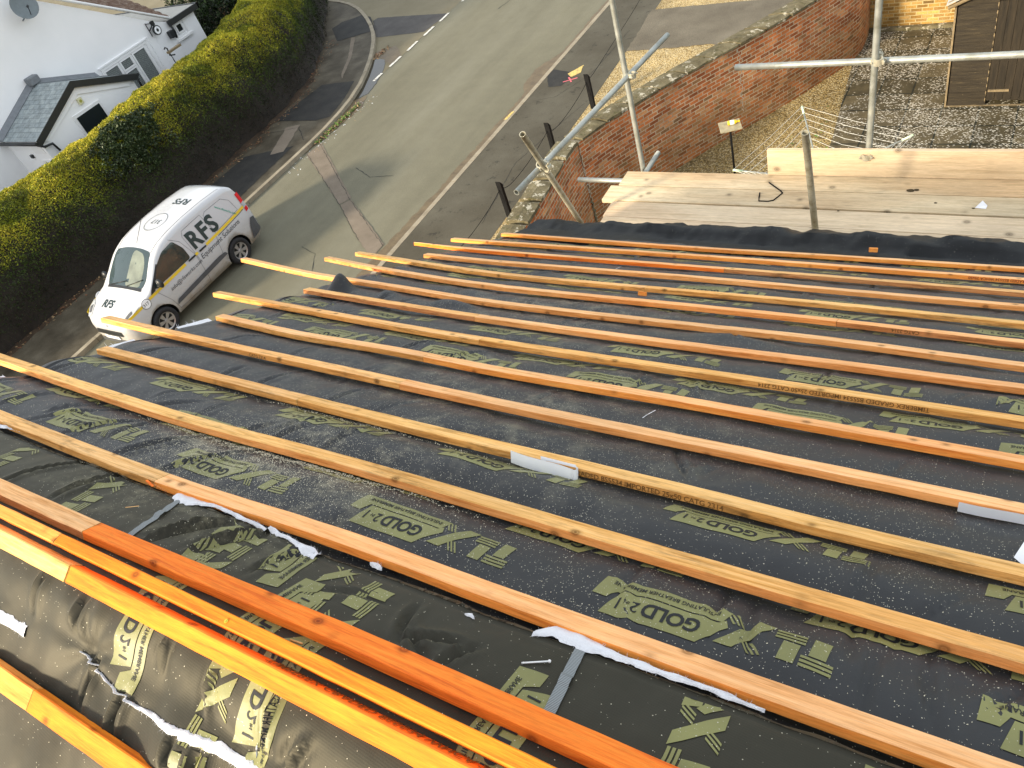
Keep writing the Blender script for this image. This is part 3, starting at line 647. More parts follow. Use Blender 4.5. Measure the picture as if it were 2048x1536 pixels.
for i, (y, lab) in enumerate(((11.3, 'nearest black timber marker post beside the footpath, just past the lower scaffold tube end'), (13.6, 'middle one of three black timber posts along the footpath edge'), (15.78, 'farthest black timber post on the footpath edge, beside the yellow and pink paint marks'))):
    x = -8.95-.0*i; po = thing('footpath_post', (x, y, 0), lab, 'post', 'black posts along the footpath edge')
    bm = bmesh.new(); vs = box(bm, (x-.055, y-.04, 0), (x+.055, y+.04, .9))
    for v in vs:
        if v.co.z > .5 and v.co.y > y: v.co.z -= .1
    bake(bm, 'timber', M_blackwood, po)
for i, (a, b) in enumerate((((-8.95, 11.3), (-8.95, 13.6)), ((-8.95, 13.6), (-8.95, 15.78)), ((-8.95, 15.78), (-9.4, 20.5)), ((-8.95, 9.0), (-8.95, 11.3)))):
    pts = [Vector((a[0]+(b[0]-a[0])*t/12+(-.28*sin(pi*t/12)), a[1]+(b[1]-a[1])*t/12, .72-.42*4*(t/12)*(1-t/12)*(1 if i != 2 else .8))) for t in range(13)]
    bm = bmesh.new(); tube(bm, pts, .007, 6); o = bake(bm, 'hanging_wire', M_blackwood)
    tag(o, ['dark slack wire hanging between the nearest and middle footpath posts', 'dark slack wire hanging between the middle and farthest footpath posts', 'dark slack wire running on from the farthest footpath post', 'dark slack wire running from the nearest footpath post down behind the wall'][i], 'wire', 'wires strung between the black posts')

# ================================================================== neighbour's white house
M_terra = plain('brown_wood', (.35, .25, .12), .7, var=.3)
hs = thing('white_house', (-25, 12, 0), 'white rendered house with slated porch and black fascias behind the hedge', 'house')
apx = 10.8
def rake(y): return 2.98+(16.75-y)*.655 if y > apx else 2.98+(16.75-apx)*.655-(apx-y)*.655
X0 = -25.0
bm = bmesh.new()
outl = [(17.2, 0), (17.2, 2.75), (16.75, 2.96), (apx, rake(apx)-.02), (.6, 3.0), (.6, 0)]
f = [bm.verts.new((X0, y, z)) for y, z in outl]; g = [bm.verts.new((X0-9, y, z)) for y, z in outl]
bm.faces.new(f); bm.faces.new(g[::-1])
for i in range(len(outl)): j = (i+1) % len(outl); bm.faces.new((f[i], g[i], g[j], f[j]))
bmesh.ops.recalc_face_normals(bm, faces=bm.faces[:]); bake(bm, 'gable_wall', M_render, hs)
def quad(name, vs, m, parent, uvs=None, thick=0):
    o = pymesh(name, vs, [tuple(range(len(vs)))], m, parent, uvs=uvs); return o
# main roof, tiles seen edge on above the verge
V = []; F = []; rnd = random.Random(3)
EB = Vector((-1, 0, .42)).normalized(); a0 = Vector((X0+.04, 17.35, 2.78)); dn = Vector((0, apx-17.35, rake(apx)+.05-2.78)); L = dn.length; dn /= L; nn = Vector((0, -dn.z, dn.y)); nn = nn if nn.z > 0 else -nn
nn = EB.cross(dn).normalized(); nn = nn if nn.z > 0 else -nn
nr = int(L/.3); nc = 7
for i in range(nr):
    for j in range(nc):
        p = a0+dn*(i*.3)+EB*(j*.3); h0 = .07+rnd.uniform(-.01, .012); h1 = .035; b = len(V)
        for q in range(5):
            xx = EB*(.3*q/4); cu = .03*abs(sin(pi*q/4))*1.0 if q else 0
            V += [p+xx+nn*(h0+cu), p+xx+dn*.33+nn*(h1+cu)]
        for q in range(4): F.append((b+2*q, b+2*q+1, b+2*q+3, b+2*q+2))
        F.append((b, b+8, b+9)) if False else None
o = pymesh('tiled_roof', V, F, M_tile, hs)
quad('roof_underlay', [a0+nn*.0, a0+dn*L, a0+dn*L+EB*2.1, a0+EB*2.1], M_tile, hs)
bk = Vector((X0, .4, 2.8)); tp = a0+dn*L
quad('rear_roof_slope', [tp+nn*.05, bk, bk+Vector((-9, 0, 0)), tp+Vector((-9, 0, 0))+nn*.05], M_tile, hs)
bm = bmesh.new(); tube(bm, [a0+nn*.02+Vector((.02, 0, 0)), a0+dn*L+nn*.02+Vector((.02, 0, 0))], .045, 8); bake(bm, 'verge_mortar', M_render, hs, True)
# pilaster strip and window in the gable
def winframe(y0, y1, z0, z1, lights, x=X0, sill=True, name='window'):
    wd = []
    bm = bmesh.new(); fr = .055
    def bar(a, b, c_, d_, t=.03, o_=0): box(bm, (x+.003+o_, a, c_), (x+.003+t+o_, b, d_))
    bar(y0, y1, z1-fr, z1); bar(y0, y1, z0, z0+fr); bar(y0, y0+fr, z0+fr, z1-fr); bar(y1-fr, y1, z0+fr, z1-fr)
    for (a, b, c_, d_) in lights:
        g_ = .05
        for q in ((a-g_, b+g_, d_, d_+g_), (a-g_, b+g_, c_-g_, c_), (a-g_, a, c_, d_), (b, b+g_, c_, d_)): box(bm, (x+.002, q[0], q[2]), (x+.046, q[1], q[3]))
    w_ = bake(bm, name, M_upvc, hs)
    for (a, b, c_, d_) in lights:
        p_ = quad('glass_pane', [(x+.012, a, c_), (x+.012, b, c_), (x+.012, b, d_), (x+.012, a, d_)], M_glass, w_)
    return w_
w_ = winframe(14.1, 16.1, 1.5, 2.62, [(15.42, 15.9, 1.58, 2.5), (14.86, 15.26, 2.26, 2.5), (14.86, 15.26, 1.58, 2.14), (14.2, 14.7, 1.58, 2.5)])
bm = bmesh.new()
for (a, b, c_, d_) in ((15.44, 15.88, 1.6, 2.48), (14.88, 15.24, 1.6, 2.12), (14.22, 14.68, 1.6, 2.48), (14.88, 15.24, 2.28, 2.48)):
    z = a
    while z < b: box(bm, (X0+.016, z, c_), (X0+.019, z+.014, d_)); z += .04
bake(bm, 'blind', plain('pale_blind', (.4, .44, .42), .6), w_)
bm = bmesh.new(); box(bm, (X0+.001, 14.05, 2.66), (X0+.05, 16.16, 2.7)); box(bm, (X0+.001, 16.5, 0), (X0+.012, 16.53, 2.9)); box(bm, (X0+.001, 16.2, 0), (X0+.03, 16.22, 2.7)); bake(bm, 'drip_moulding', M_render, hs)
# single-storey extension, flat roof
bm = bmesh.new(); box(bm, (X0-5, 17.2, 0), (X0-.02, 18.4, 2.62)); bake(bm, 'extension_wall', M_render, hs)
bm = bmesh.new(); box(bm, (X0-5.2, 17.22, 2.72), (X0+.1, 18.55, 2.76)); bake(bm, 'extension_roof', M_felt, hs)
bm = bmesh.new(); box(bm, (X0+.1, 17.15, 2.6), (X0+.16, 18.6, 2.78)); box(bm, (X0-5, 18.55, 2.6), (X0+.16, 18.61, 2.78)); tube(bm, [(X0+.13, 17.2, 2.6), (X0+.09, 17.25, 2.4), (X0+.06, 17.22, 2.2)], .04, 8); box(bm, (X0+.02, 16.98, 2.28), (X0+.2, 17.14, 2.5)); bake(bm, 'gutter', M_black, hs)
winframe(17.3, 17.85, 2.1, 2.62, [(17.45, 17.67, 2.28, 2.5)], x=X0-.02)
bm = bmesh.new(); box(bm, (X0-.01, 17.2, 2.04), (X0+.08, 17.95, 2.1)); bake(bm, 'window_sill', M_upvc, hs)
# porch: gable to the road, slated roof with lead at the house wall
Xp = -23.0; yc, ye0, ye1, zt, ze = 11.98, 10.1, 13.9, 3.27, 2.5
bm = bmesh.new(); ol = [(ye0+.12, 0), (ye0+.12, ze-.02), (yc, zt-.08), (ye1-.12, ze-.02), (ye1-.12, 0)]
f = [bm.verts.new((Xp-.1, y, z)) for y, z in ol]; g = [bm.verts.new((X0+.001, y, z)) for y, z in ol]
bm.faces.new(f)
for i in range(4): bm.faces.new((f[i], g[i], g[i+1], f[i+1]))
bmesh.ops.recalc_face_normals(bm, faces=bm.faces[:]); bake(bm, 'porch_wall', M_render, hs)
sl_ = (zt-ze)/(yc-ye0)
for s, e in ((-1, ye0), (1, ye1)):
    L = math.hypot(yc-e, zt-ze)+.12; ez = ze-.05
    quad('porch_roof_slope', [(Xp, e, ze+.02), (Xp, yc, zt+.02), (X0+.02, yc, zt+.02), (X0+.02, e, ze+.02)], M_slate, hs, uvs=[(0, 0), (0, L), (2, L), (2, 0)])
    bm = bmesh.new()
    for (x0, x1, h0, h1) in ((Xp, Xp+.03, -.16, .035),):
        vs = [bm.verts.new((x, y, z+h)) for x in (x0, x1) for (y, z) in ((e, ze), (yc, zt)) for h in (h0, h1)]
        bmesh.ops.convex_hull(bm, input=vs)
    bake(bm, 'bargeboard', M_black, hs)
    bm = bmesh.new(); vs = [bm.verts.new((x, y, z+h)) for x, hh in ((X0+.01, .17), (X0+.16, .04)) for (y, z) in ((e, ze), (yc, zt)) for h in (.026, hh)]
    bmesh.ops.convex_hull(bm, input=vs); bake(bm, 'lead_flashing', M_lead, hs)
    # raised render band following the gable
    bm = bmesh.new(); vs = [bm.verts.new((x, y, z)) for x in (Xp-.099, Xp-.06) for (y, z) in ((e-s*.2, ze-.08), (yc, zt-.16), (yc, zt-.36), (e-s*.35, ze-.17))]
    bm.faces.new((vs[4], vs[5], vs[6], vs[7])); bm.faces.new((vs[3], vs[2], vs[6], vs[7])); bake(bm, 'render_band', M_render, hs)
bm = bmesh.new(); box(bm, (X0+.01, yc-.17, zt+.03), (X0+.3, yc+.17, zt+.25), None, .02); bake(bm, 'lead_saddle', M_lead, hs)
bm = bmesh.new(); tube(bm, [(Xp+.02, ye0-.05, ze-.03), (X0+.05, ye0-.05, ze-.03)], .05, 8); tube(bm, [(Xp-.02, ye0-.04, ze-.06), (Xp-.02, ye0+.12, ze-.2), (Xp-.02, ye0+.36, ze-.24), (Xp-.02, ye0+.42, ze-.5)], .035, 8); bake(bm, 'gutter', M_black, hs)
bm = bmesh.new(); tube(bm, [(Xp+.02, ye1+.05, ze-.03), (X0+.05, ye1+.05, ze-.03)], .05, 8); tube(bm, [(Xp-.02, ye1+.02, ze-.06), (Xp-.05, ye1-.02, ze-.4)], .035, 8); bake(bm, 'gutter', M_black, hs)
bm = bmesh.new(); box(bm, (Xp-.1, 11.45, 1.2), (Xp-.07, 12.45, 2.5)); wp_ = bake(bm, 'window', M_upvc, hs)
quad('glass_pane', [(Xp-.06, 11.52, 1.25), (Xp-.06, 12.38, 1.25), (Xp-.06, 12.38, 2.42), (Xp-.06, 11.52, 2.42)], M_glass, wp_)
for xx, zz in ((-23.5, 2.2), (-23.5, 1.75)):
    bm = bmesh.new(); box(bm, (xx-.28, ye0+.105, zz-.12), (xx+.28, ye0+.119, zz+.12)); bake(bm, 'window', M_upvc, hs)
bm = bmesh.new(); box(bm, (-24.1, ye0+.06, 1.95), (-23.98, ye0+.119, 2.05)); bake(bm, 'porch_light', M_black, hs)
# things fixed to the house
o = thing('alarm_box', (Xp-.06, 11.93, 2.73), 'small cream square alarm box high on the porch gable', 'alarm box')
bm = bmesh.new(); box(bm, (Xp-.098, 11.85, 2.64), (Xp-.04, 12.01, 2.82), None, .01); bake(bm, 'casing', plain('cream_plastic', (.62, .6, .38), .5), o)
bm = bmesh.new(); bmesh.ops.create_circle(bm, cap_ends=True, segments=20, radius=.045, matrix=Matrix.Translation((Xp-.038, 11.93, 2.73)) @ Matrix.Rotation(pi/2, 4, 'Y')); bake(bm, 'badge', plain('badge_olive', (.3, .3, .05), .5), o)
sd = thing('satellite_dish', (-24.8, 12.95, 5.1), 'dark grey satellite dish on a bracket, top left of the white gable', 'satellite dish')
dirn = Vector((.75, -.2, .3)).normalized(); cen = Vector((-24.45, 12.93, 5.12)); qd = dirn.to_track_quat('Z', 'Y').to_matrix().to_4x4()
bm = bmesh.new(); rings = []
for i in range(6):
    r = .36*i/5; rings.append([bm.verts.new(Matrix.Translation(cen) @ qd @ Vector((r*cos(a*pi/12), r*sin(a*pi/12), .07*(i/5)**2-.07))) for a in range(24)] if i else [bm.verts.new(cen-dirn*.07)])
for a in range(24):
    bm.faces.new((rings[0][0], rings[1][a], rings[1][(a+1) % 24]))
    for i in range(1, 5): bm.faces.new((rings[i][a], rings[i+1][a], rings[i+1][(a+1) % 24], rings[i][(a+1) % 24]))
M_dish = plain('dish_grey', (.14, .17, .18), .5, var=.15); bake(bm, 'reflector', M_dish, sd, True)
bm = bmesh.new(); tube(bm, [cen-dirn*.07, Vector((-24.7, 12.9, 4.85)), Vector((-24.98, 12.9, 4.75))], .02, 8); tube(bm, [Vector((-24.98, 13.1, 4.72)), Vector((-24.6, 12.95, 4.9))], .014, 6); bake(bm, 'bracket', M_dish, sd)
bm = bmesh.new(); e = cen+dirn*.34+Vector((0, 0, -.12)); tube(bm, [cen-Vector((0, 0, .3)), e], .012, 6); tube(bm, [e, e-dirn*.1], .03, 8); bake(bm, 'receiver_arm', M_black, sd)
ck = thing('bracket_clock', (-24.9, 16.5, 2.75), 'round black-rimmed white clock hung from an ornate bracket on the gable', 'clock')
cq = Matrix.Translation((-24.82, 16.6, 2.74)) @ Matrix.Rotation(pi/2, 4, 'Y')
bm = bmesh.new(); bmesh.ops.create_cone(bm, cap_ends=True, segments=28, radius1=.15, radius2=.15, depth=.07, matrix=cq); bake(bm, 'case', M_black, ck)
bm = bmesh.new(); bmesh.ops.create_circle(bm, cap_ends=True, segments=28, radius=.118, matrix=Matrix.Translation((-24.783, 16.6, 2.74)) @ Matrix.Rotation(pi/2, 4, 'Y')); bake(bm, 'dial', M_paper, ck)
bm = bmesh.new(); box(bm, (-24.782, 16.595, 2.74), (-24.779, 16.605, 2.82)); box(bm, (-24.782, 16.56, 2.735), (-24.779, 16.6, 2.745)); bmesh.ops.create_circle(bm, cap_ends=True, segments=16, radius=.05, matrix=Matrix.Translation((-24.7815, 16.6, 2.74)) @ Matrix.Rotation(pi/2, 4, 'Y')); bake(bm, 'hands', M_black, ck)
bm = bmesh.new(); tube(bm, [(-24.97, 16.42, 2.62), (-24.97, 16.42, 3.05)], .014, 6); tube(bm, [(-24.95, 16.42, 3.02), (-24.85, 16.5, 3.0), (-24.82, 16.6, 2.9)], .014, 6); tube(bm, [(-24.95, 16.42, 2.8), (-24.88, 16.5, 2.88), (-24.82, 16.58, 2.98)], .02, 6); box(bm, (-24.9, 16.54, 2.9), (-24.8, 16.64, 3.04)); bake(bm, 'bracket', M_black, ck)
lb = thing('wall_bracket', (-23, 15.4, 2.5), 'black scroll bracket carrying a pale board above the hedge top', 'bracket')
bm = bmesh.new(); tube(bm, [(-23.0, 15.25, 2.62), (-23.0, 15.3, 2.66), (-23.0, 15.36, 2.6), (-23.0, 15.32, 2.4), (-23, 15.5, 2.34)], .022, 8); tube(bm, [(-23, 15.36, 2.0), (-23, 15.36, 2.5)], .016, 6); bake(bm, 'scroll', M_black, lb)
bm = bmesh.new(); box(bm, (-23.06, 15.3, 2.46), (-22.94, 15.85, 2.52)); bake(bm, 'board', M_trim, lb)

# ================================================================== hedge and shrubs (leaf cards over a rough body)
def leafmat(name, stops, rough=.6, trans=.25, big=1.2):
    k = NT(name, rough, .3); at = k.new('ShaderNodeAttribute', attribute_name='tint'); w = k.co()
    c = k.ramp(at.outputs['Fac'], stops)
    c = k.mix(1.0, c, k.ramp(k.noise(w, big, 5, .65), [(.3, .55), (.7, 1.35)]), 'MULTIPLY'); k.color(c)
    return k.m
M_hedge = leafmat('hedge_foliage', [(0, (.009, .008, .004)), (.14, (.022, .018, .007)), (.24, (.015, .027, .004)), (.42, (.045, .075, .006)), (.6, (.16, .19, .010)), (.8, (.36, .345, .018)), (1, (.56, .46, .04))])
M_holly = leafmat('holly_leaves', [(0, (.010, .018, .007)), (.5, (.03, .05, .016)), (.85, (.07, .1, .035)), (1, (.24, .28, .15))], .4)
M_laurel = leafmat('dark_shrub_leaves', [(0, (.008, .012, .004)), (.6, (.018, .035, .01)), (1, (.05, .09, .02))], .5)
M_hcore = plain('hedge_inner_twigs', (.018, .013, .008), .9, var=.5, scale=8)
hpath = smooth_path([(-20.95, -6), (-20.95, 2), (-20.85, 5), (-20.8, 8), (-20.95, 11), (-21.1, 14), (-21.3, 16), (-22.0, 18.3), (-23.8, 20.9), (-26.5, 24.5)], 6)
hp = [Vector((*p, 0)) for p in hpath]
hl = [0]
for a, b in zip(hp, hp[1:]): hl.append(hl[-1]+(b-a).length)
def hedge_pt(t, a):
    """t: distance along, a: 0..1 from the foot of the road face, over the top, to the foot of the house face"""
    i = max(0, min(len(hl)-2, np.searchsorted(hl, t)-1)); f = (t-hl[i])/(hl[i+1]-hl[i]); p = hp[i].lerp(hp[i+1], f); d = (hp[i+1]-hp[i]).normalized(); n_ = Vector((d.y, -d.x, 0))
    ang = a*pi; hw, hh = 1.28, 2.42+.12*nz(t*.35, 3)
    ca, sa = cos(ang), sin(ang); ex = .52
    x = hw*(abs(ca)**ex)*(1 if ca > 0 else -1); z = hh*(abs(sa)**.62)
    lean = (.30*(z/hh)**1.5 if ca > 0 else 0)     # road face slopes back towards the top
    x = x-lean*1.3
    nr = (n_*ca*1.1+Vector((0, 0, sa))).normalized()
    q = p+n_*x+Vector((0, 0, z+.08))
    dsp = .16*nz(q.x*.9, q.y*.9, q.z*.9)+.09*nz(q.x*2.6, q.y*2.6, q.z*2.6)+.04*nz(q.x*7, q.y*7, q.z*7)
    return q+nr*dsp, nr, ca, sa
def leaf_mesh(name, PN, size, m, parent, seed=0, aspect=.45, tf=None, droop=0.3):
    rs = np.random.RandomState(seed); n_ = len(PN)
    Pp = np.array([p for p, q, t in PN]); Nn_ = np.array([q for p, q, t in PN]); T = np.array([t for p, q, t in PN])
    r = rs.normal(size=(n_, 3)); dvec = Nn_*rs.uniform(.2, 1.0, (n_, 1))+r*.6; dvec /= np.linalg.norm(dvec, axis=1)[:, None]
    sv = np.cross(dvec, rs.normal(size=(n_, 3))); sv /= np.linalg.norm(sv, axis=1)[:, None]
    L = (size*rs.uniform(.55, 1.35, n_))[:, None]; base = Pp-dvec*L*.3
    V = np.stack([base-sv*L*aspect*.5, base+dvec*L*.55+sv*L*aspect*.5, base+dvec*L, base+dvec*L*.4-sv*L*aspect*.5], 1).reshape(-1, 3)
    me = bpy.data.meshes.new(name); me.vertices.add(n_*4); me.vertices.foreach_set('co', V.astype(np.float32).ravel())
    me.loops.add(n_*4); me.loops.foreach_set('vertex_index', np.arange(n_*4, dtype=np.int32)); me.polygons.add(n_)
    me.polygons.foreach_set('loop_start', np.arange(0, n_*4, 4, dtype=np.int32)); me.update(calc_edges=True)
    at = me.attributes.new('tint', 'FLOAT', 'FACE'); at.data.foreach_set('value', np.clip(T, 0, 1).astype(np.float32))
    me.materials.append(m); me.update(); return link(name, me, parent)
hg = thing('hedge', (-20.95, 8, 0), 'long clipped conifer hedge, with sunlit gold tinted into its top and brown at the foot, beside the pavement', 'hedge')
V = []; F = []; nt_, na = 190, 26
for i in range(nt_+1):
    for j in range(na+1):
        q, nr, ca, sa = hedge_pt(hl[-1]*i/nt_, j/na); V.append(q-nr*.1)
for i in range(nt_):
    for j in range(na): b = i*(na+1)+j; F.append((b, b+1, b+na+2, b+na+1))
pymesh('twigs', V, F, M_hcore, hg, True)
rnd = random.Random(5); PN = []
def hpatch(q): # brown die-back at the foot and in blotches; sun and shade painted by height
    return
t0h = 4.0; t1h = hl[-1]
for i in range(340000):
    t = t0h+(t1h-t0h)*rnd.random(); a = rnd.random()**.85*.82+.0
    q, nr, ca, sa = hedge_pt(t, a)
    bl = nz(q.x*.7+9, q.y*.7, q.z*1.3)+.5*nz(q.x*2.2, q.y*2.2, q.z*2.2)
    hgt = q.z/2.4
    tint = .36+.72*(hgt-.45)*1.1+.22*bl+rnd.gauss(0, .12)  # sunlit top and shaded flank put into the leaf tint by height
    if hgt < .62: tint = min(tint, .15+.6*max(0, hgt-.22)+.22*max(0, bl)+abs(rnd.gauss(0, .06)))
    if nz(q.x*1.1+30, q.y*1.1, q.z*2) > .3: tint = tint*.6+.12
    q = q-nr*abs(rnd.gauss(0, .035))
    PN.append((q, nr, tint))
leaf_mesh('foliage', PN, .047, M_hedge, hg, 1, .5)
hb = thing('holly_bush', (-20.6, 11.3, 0), 'patch of dark glossy holly growing up through the middle of the hedge', 'bush')
PN = []
for i in range(16000):
    t = rnd.gauss(0, 1); y = 11.0+rnd.gauss(0, .7); a = min(.45, max(.1, rnd.gauss(.27, .1)))
    tt = np.interp(y, [p.y for p in hp], hl); q, nr, ca, sa = hedge_pt(tt, a)
    if ((y-11.0)/1.35)**2+((a-.27)/.19)**2 > 1.0+1.3*nz(y*1.7, a*8)-.3*rnd.random() or nz(y*5, a*20) < -.28: continue
    PN.append((q+nr*(.0+abs(rnd.gauss(0, .03))), nr, rnd.random()**1.3))
leaf_mesh('foliage', PN, .06, M_holly, hb, 2, .6)
bm = bmesh.new(); tube(bm, [(-20.6, 11.3, 0), (-20.5, 11.4, 1.0), (-20.2, 11.5, 1.9)], .05, 8, r2=.02); bake(bm, 'stem', M_soil, hb)
for i, (x, y, r, h, lab) in enumerate(((-27.2, 21.5, 1.7, 2.6, 'dark laurel bush behind the small extension of the white house'), (-30, 23.5, 2.2, 3.4, 'large dark bush at the top edge beyond the hedge and house'), (-25.0, 20.2, .8, .9, 'low dark shrub at the corner of the extension'))):
    t = thing('shrub', (x, y, 0), lab, 'shrub', 'dark shrubs beyond the white house'); PN = []
    for q in range(14000 if i < 2 else 5000):
        v = Vector((rnd.gauss(0, 1), rnd.gauss(0, 1), rnd.gauss(0, 1))).normalized(); v.z = abs(v.z)
        rr = (1+.25*nz(v.x*2.5+i*7, v.y*2.5, v.z*2.5))*(1-abs(rnd.gauss(0, .12)))
        PN.append((Vector((x+v.x*r*rr, y+v.y*r*rr, .1+v.z*h*rr)), v, rnd.random()**1.5))
    leaf_mesh('crown', PN, .13, M_laurel, t, 5+i, .5)
    bm = bmesh.new(); tube(bm, [(x, y, 0), (x+.1, y, h*.6)], .09, 8, r2=.03)
    for a in range(5): tube(bm, [(x, y, .2), (x+.6*r*cos(a*1.3), y+.6*r*sin(a*1.3), h*.6)], .05, 6, r2=.015)
    bake(bm, 'trunk', M_soil, t)

# ================================================================== the van (nose to -Y, left flank towards +X)
VX, VY = -16.02, 5.72
def ip(x, xs, ys): return float(np.interp(x, xs, ys))
tx = [0, .03, .12, .3, .6, .85, 1.0, 1.15, 1.3, 1.45, 1.6, 1.8, 2.1, 2.6, 3.2, 3.7, 3.92, 4.03, 4.1, 4.15, 4.17]
tz = [.60, .72, .86, .945, 1.03, 1.10, 1.19, 1.31, 1.43, 1.535, 1.61, 1.675, 1.725, 1.75, 1.745, 1.71, 1.67, 1.59, 1.40, 1.05, .8]
wx = [0, .04, .12, .25, .5, .9, 3.3, 3.8, 4.02, 4.12, 4.17]; ww_ = [.50, .62, .72, .79, .85, .875, .885, .87, .845, .80, .76]
def Zt(x): return ip(x, tx, tz)
def Wd(x): return ip(x, wx, ww_)
def yside(x, z):
    w = Wd(x)
    if z < .45: return w*(.95+.05*min(1, (z-.2)/.25))
    if z < .93: return w
    return w*(1-.20*((z-.93)/.8)**1.25)
def ztop(x, y):
    return Zt(x)-.035*(y/.7)**2
def vw(x, y, z): return (VX+y, VY+x, z)
van = thing('parked_van', (VX, VY+2.08, 0), 'small white panel van with yellow stripe and black lettering parked at the hedge kerb', 'van')
k = NT('white_van_paint', .22, .5); k.b.inputs['Coat Weight'].default_value = .5; k.b.inputs['Coat Roughness'].default_value = .08
sz = k.new('ShaderNodeSeparateXYZ'); k.l(k.co(), sz.inputs[0])
dm = k.math('MULTIPLY', k.ramp(sz.outputs[2], [(.25, 1.0), (.85, 0.0)]), k.ramp(k.noise(k.co(scale=(1, 1, 2)), 4, 6, .7), [(.3, .35), (.65, .95)]))
k.color(k.mix(dm, (.52, .53, .54), (.3, .25, .17))); k.rough(k.ramp(dm, [(0, .16), (1, .7)])); M_van = k.m
M_grime = plain('grey_bumper_plastic', (.07, .072, .075), .6, var=.2); M_tyre = plain('tyre_rubber', (.014, .014, .015), .8, var=.3, scale=20); M_rim = plain('silver_rim', (.42, .4, .38), .35, metal=.6, var=.15)
k = NT('windscreen', .05, .8); k.color((.018, .035, .034)); M_wind = k.m
M_letter = plain('black_vinyl', (.012, .028, .026), .4, var=.05); M_yvin = plain('yellow_vinyl', (.72, .5, .03), .4, var=.05); M_grn = plain('green_vinyl', (.03, .3, .2), .4)
M_red = plain('red_lens', (.6, .01, .02), .2); M_lens = plain('clear_lens', (.4, .42, .43), .12, var=.2); M_seam = plain('panel_gap', (.07, .075, .08), .7)
M_cab = plain('cab_interior', (.03, .035, .035), .8); M_screen_reflection = plain('pale_painted_reflection', (.16, .18, .14), .25, var=.35, scale=3)
secs = []; xs_ = [0, .015, .04, .08, .13, .2, .3, .42, .55, .7, .85, .95, 1.05, 1.15, 1.25, 1.35, 1.45, 1.55, 1.65, 1.8, 2, 2.2, 2.4, 2.6, 2.8, 3, 3.2, 3.4, 3.6, 3.75, 3.87, 3.96, 4.03, 4.08, 4.12, 4.15, 4.17]
bm = bmesh.new()
for x in xs_:
    zt_ = Zt(x); rc = .11 if zt_ > 1.3 else .07; zs = zt_-rc-.03; zb = .22+.06*max(0, .25-x)/.25+.08*max(0, x-3.95)/.2
    col = []
    for i in range(8):
        z = zb+(zs-zb)*i/7; col.append((yside(x, z), z))
    ys = yside(x, zs)
    for i in range(1, 5):
        a = i/4*pi/2; yy = ys-rc*(1-cos(a)); col.append((yy, zs+(ztop(x, ys-rc)-zs)*sin(a)))
    y0_ = ys-rc
    for i in range(1, 5): yy = y0_*(1-i/4); col.append((yy, ztop(x, yy)))
    full = col+[(-y, z) for y, z in col[-2::-1]]
    secs.append([bm.verts.new(vw(x, y, z)) for y, z in full])
for a, b in zip(secs, secs[1:]):
    for i in range(len(a)-1): bm.faces.new((a[i], a[i+1], b[i+1], b[i]))
    bm.faces.new((a[-1], a[0], b[0], b[-1]))
bm.faces.new(secs[0]); bm.faces.new(secs[-1][::-1])
bmesh.ops.recalc_face_normals(bm, faces=bm.faces[:])
for f in bm.faces: f.smooth = True
tmp = bake(bm, 'tmpbody', [M_van, M_black])
cut = bmesh.new()
WC = [(.80, .31), (3.29, .31)]
for x, z in WC:
    for s in (-1, 1):
        bmesh.ops.create_cone(cut, cap_ends=True, segments=40, radius1=.375, radius2=.375, depth=.36, matrix=Matrix.Translation(vw(x, s*.83, z)) @ Matrix.Rotation(pi/2, 4, 'Y'))
cut_o = bake(cut, 'tmpcut', M_black)
md = tmp.modifiers.new('b', 'BOOLEAN'); md.object = cut_o; md.operation = 'DIFFERENCE'; md.solver = 'EXACT'
dg = bpy.context.evaluated_depsgraph_get(); dg.update(); me = bpy.data.meshes.new_from_object(tmp.evaluated_get(dg)); me.name = 'body'
if len(me.polygons) < 400: me = tmp.data
if len(me.materials) < 2: me.materials.clear(); me.materials.append(M_van); me.materials.append(M_black)
for pl in me.polygons:
    c_ = pl.center; lx = c_.y-VY; ly = abs(c_.x-VX)
    for x, z in WC:
        if (lx-x)**2+(c_.z-z)**2 < .372**2+.003 and ly < .8 and (lx-x)**2+(c_.z-z)**2 > .36**2 or ((lx-x)**2+(c_.z-z)**2 < .36**2 and ly < .74): pl.material_index = 1; pl.use_smooth = False
bpy.data.objects.remove(tmp); bpy.data.objects.remove(cut_o)
body = link('body', me, van)
OFF = .006
def onside(geo, m, name, parent=van, off=OFF, s=1):
    V = []; F = []; MI = []; add_geo(V, F, MI, geo, lambda x, z: vw(x, s*(yside(x, z)+off), z), 0, flip=(s < 0)); return pymesh(name, V, F, m, parent)
def ontop(geo, m, name, parent=van, off=OFF):
    V = []; F = []; MI = []; add_geo(V, F, MI, geo, lambda x, y: vw(x, y, ztop(x, y)+off), 0, flip=True); return pymesh(name, V, F, m, parent)
def xf(geo, fn): return [fn(x, y) for x, y in geo[0]], geo[1]
def rpoly(pts, r=.05, n_=4):
    out = []
    for i in range(len(pts)):
        a, b, c = Vector(pts[i-1]), Vector(pts[i]), Vector(pts[(i+1) % len(pts)]); rr = min(r, (a-b).length/2.1, (c-b).length/2.1)
        p = b+(a-b).normalized()*rr; q = b+(c-b).normalized()*rr
        for j in range(n_+1): t = j/n_; out.append(tuple(p*(1-t)**2+b*2*t*(1-t)+q*t*t))
    return out
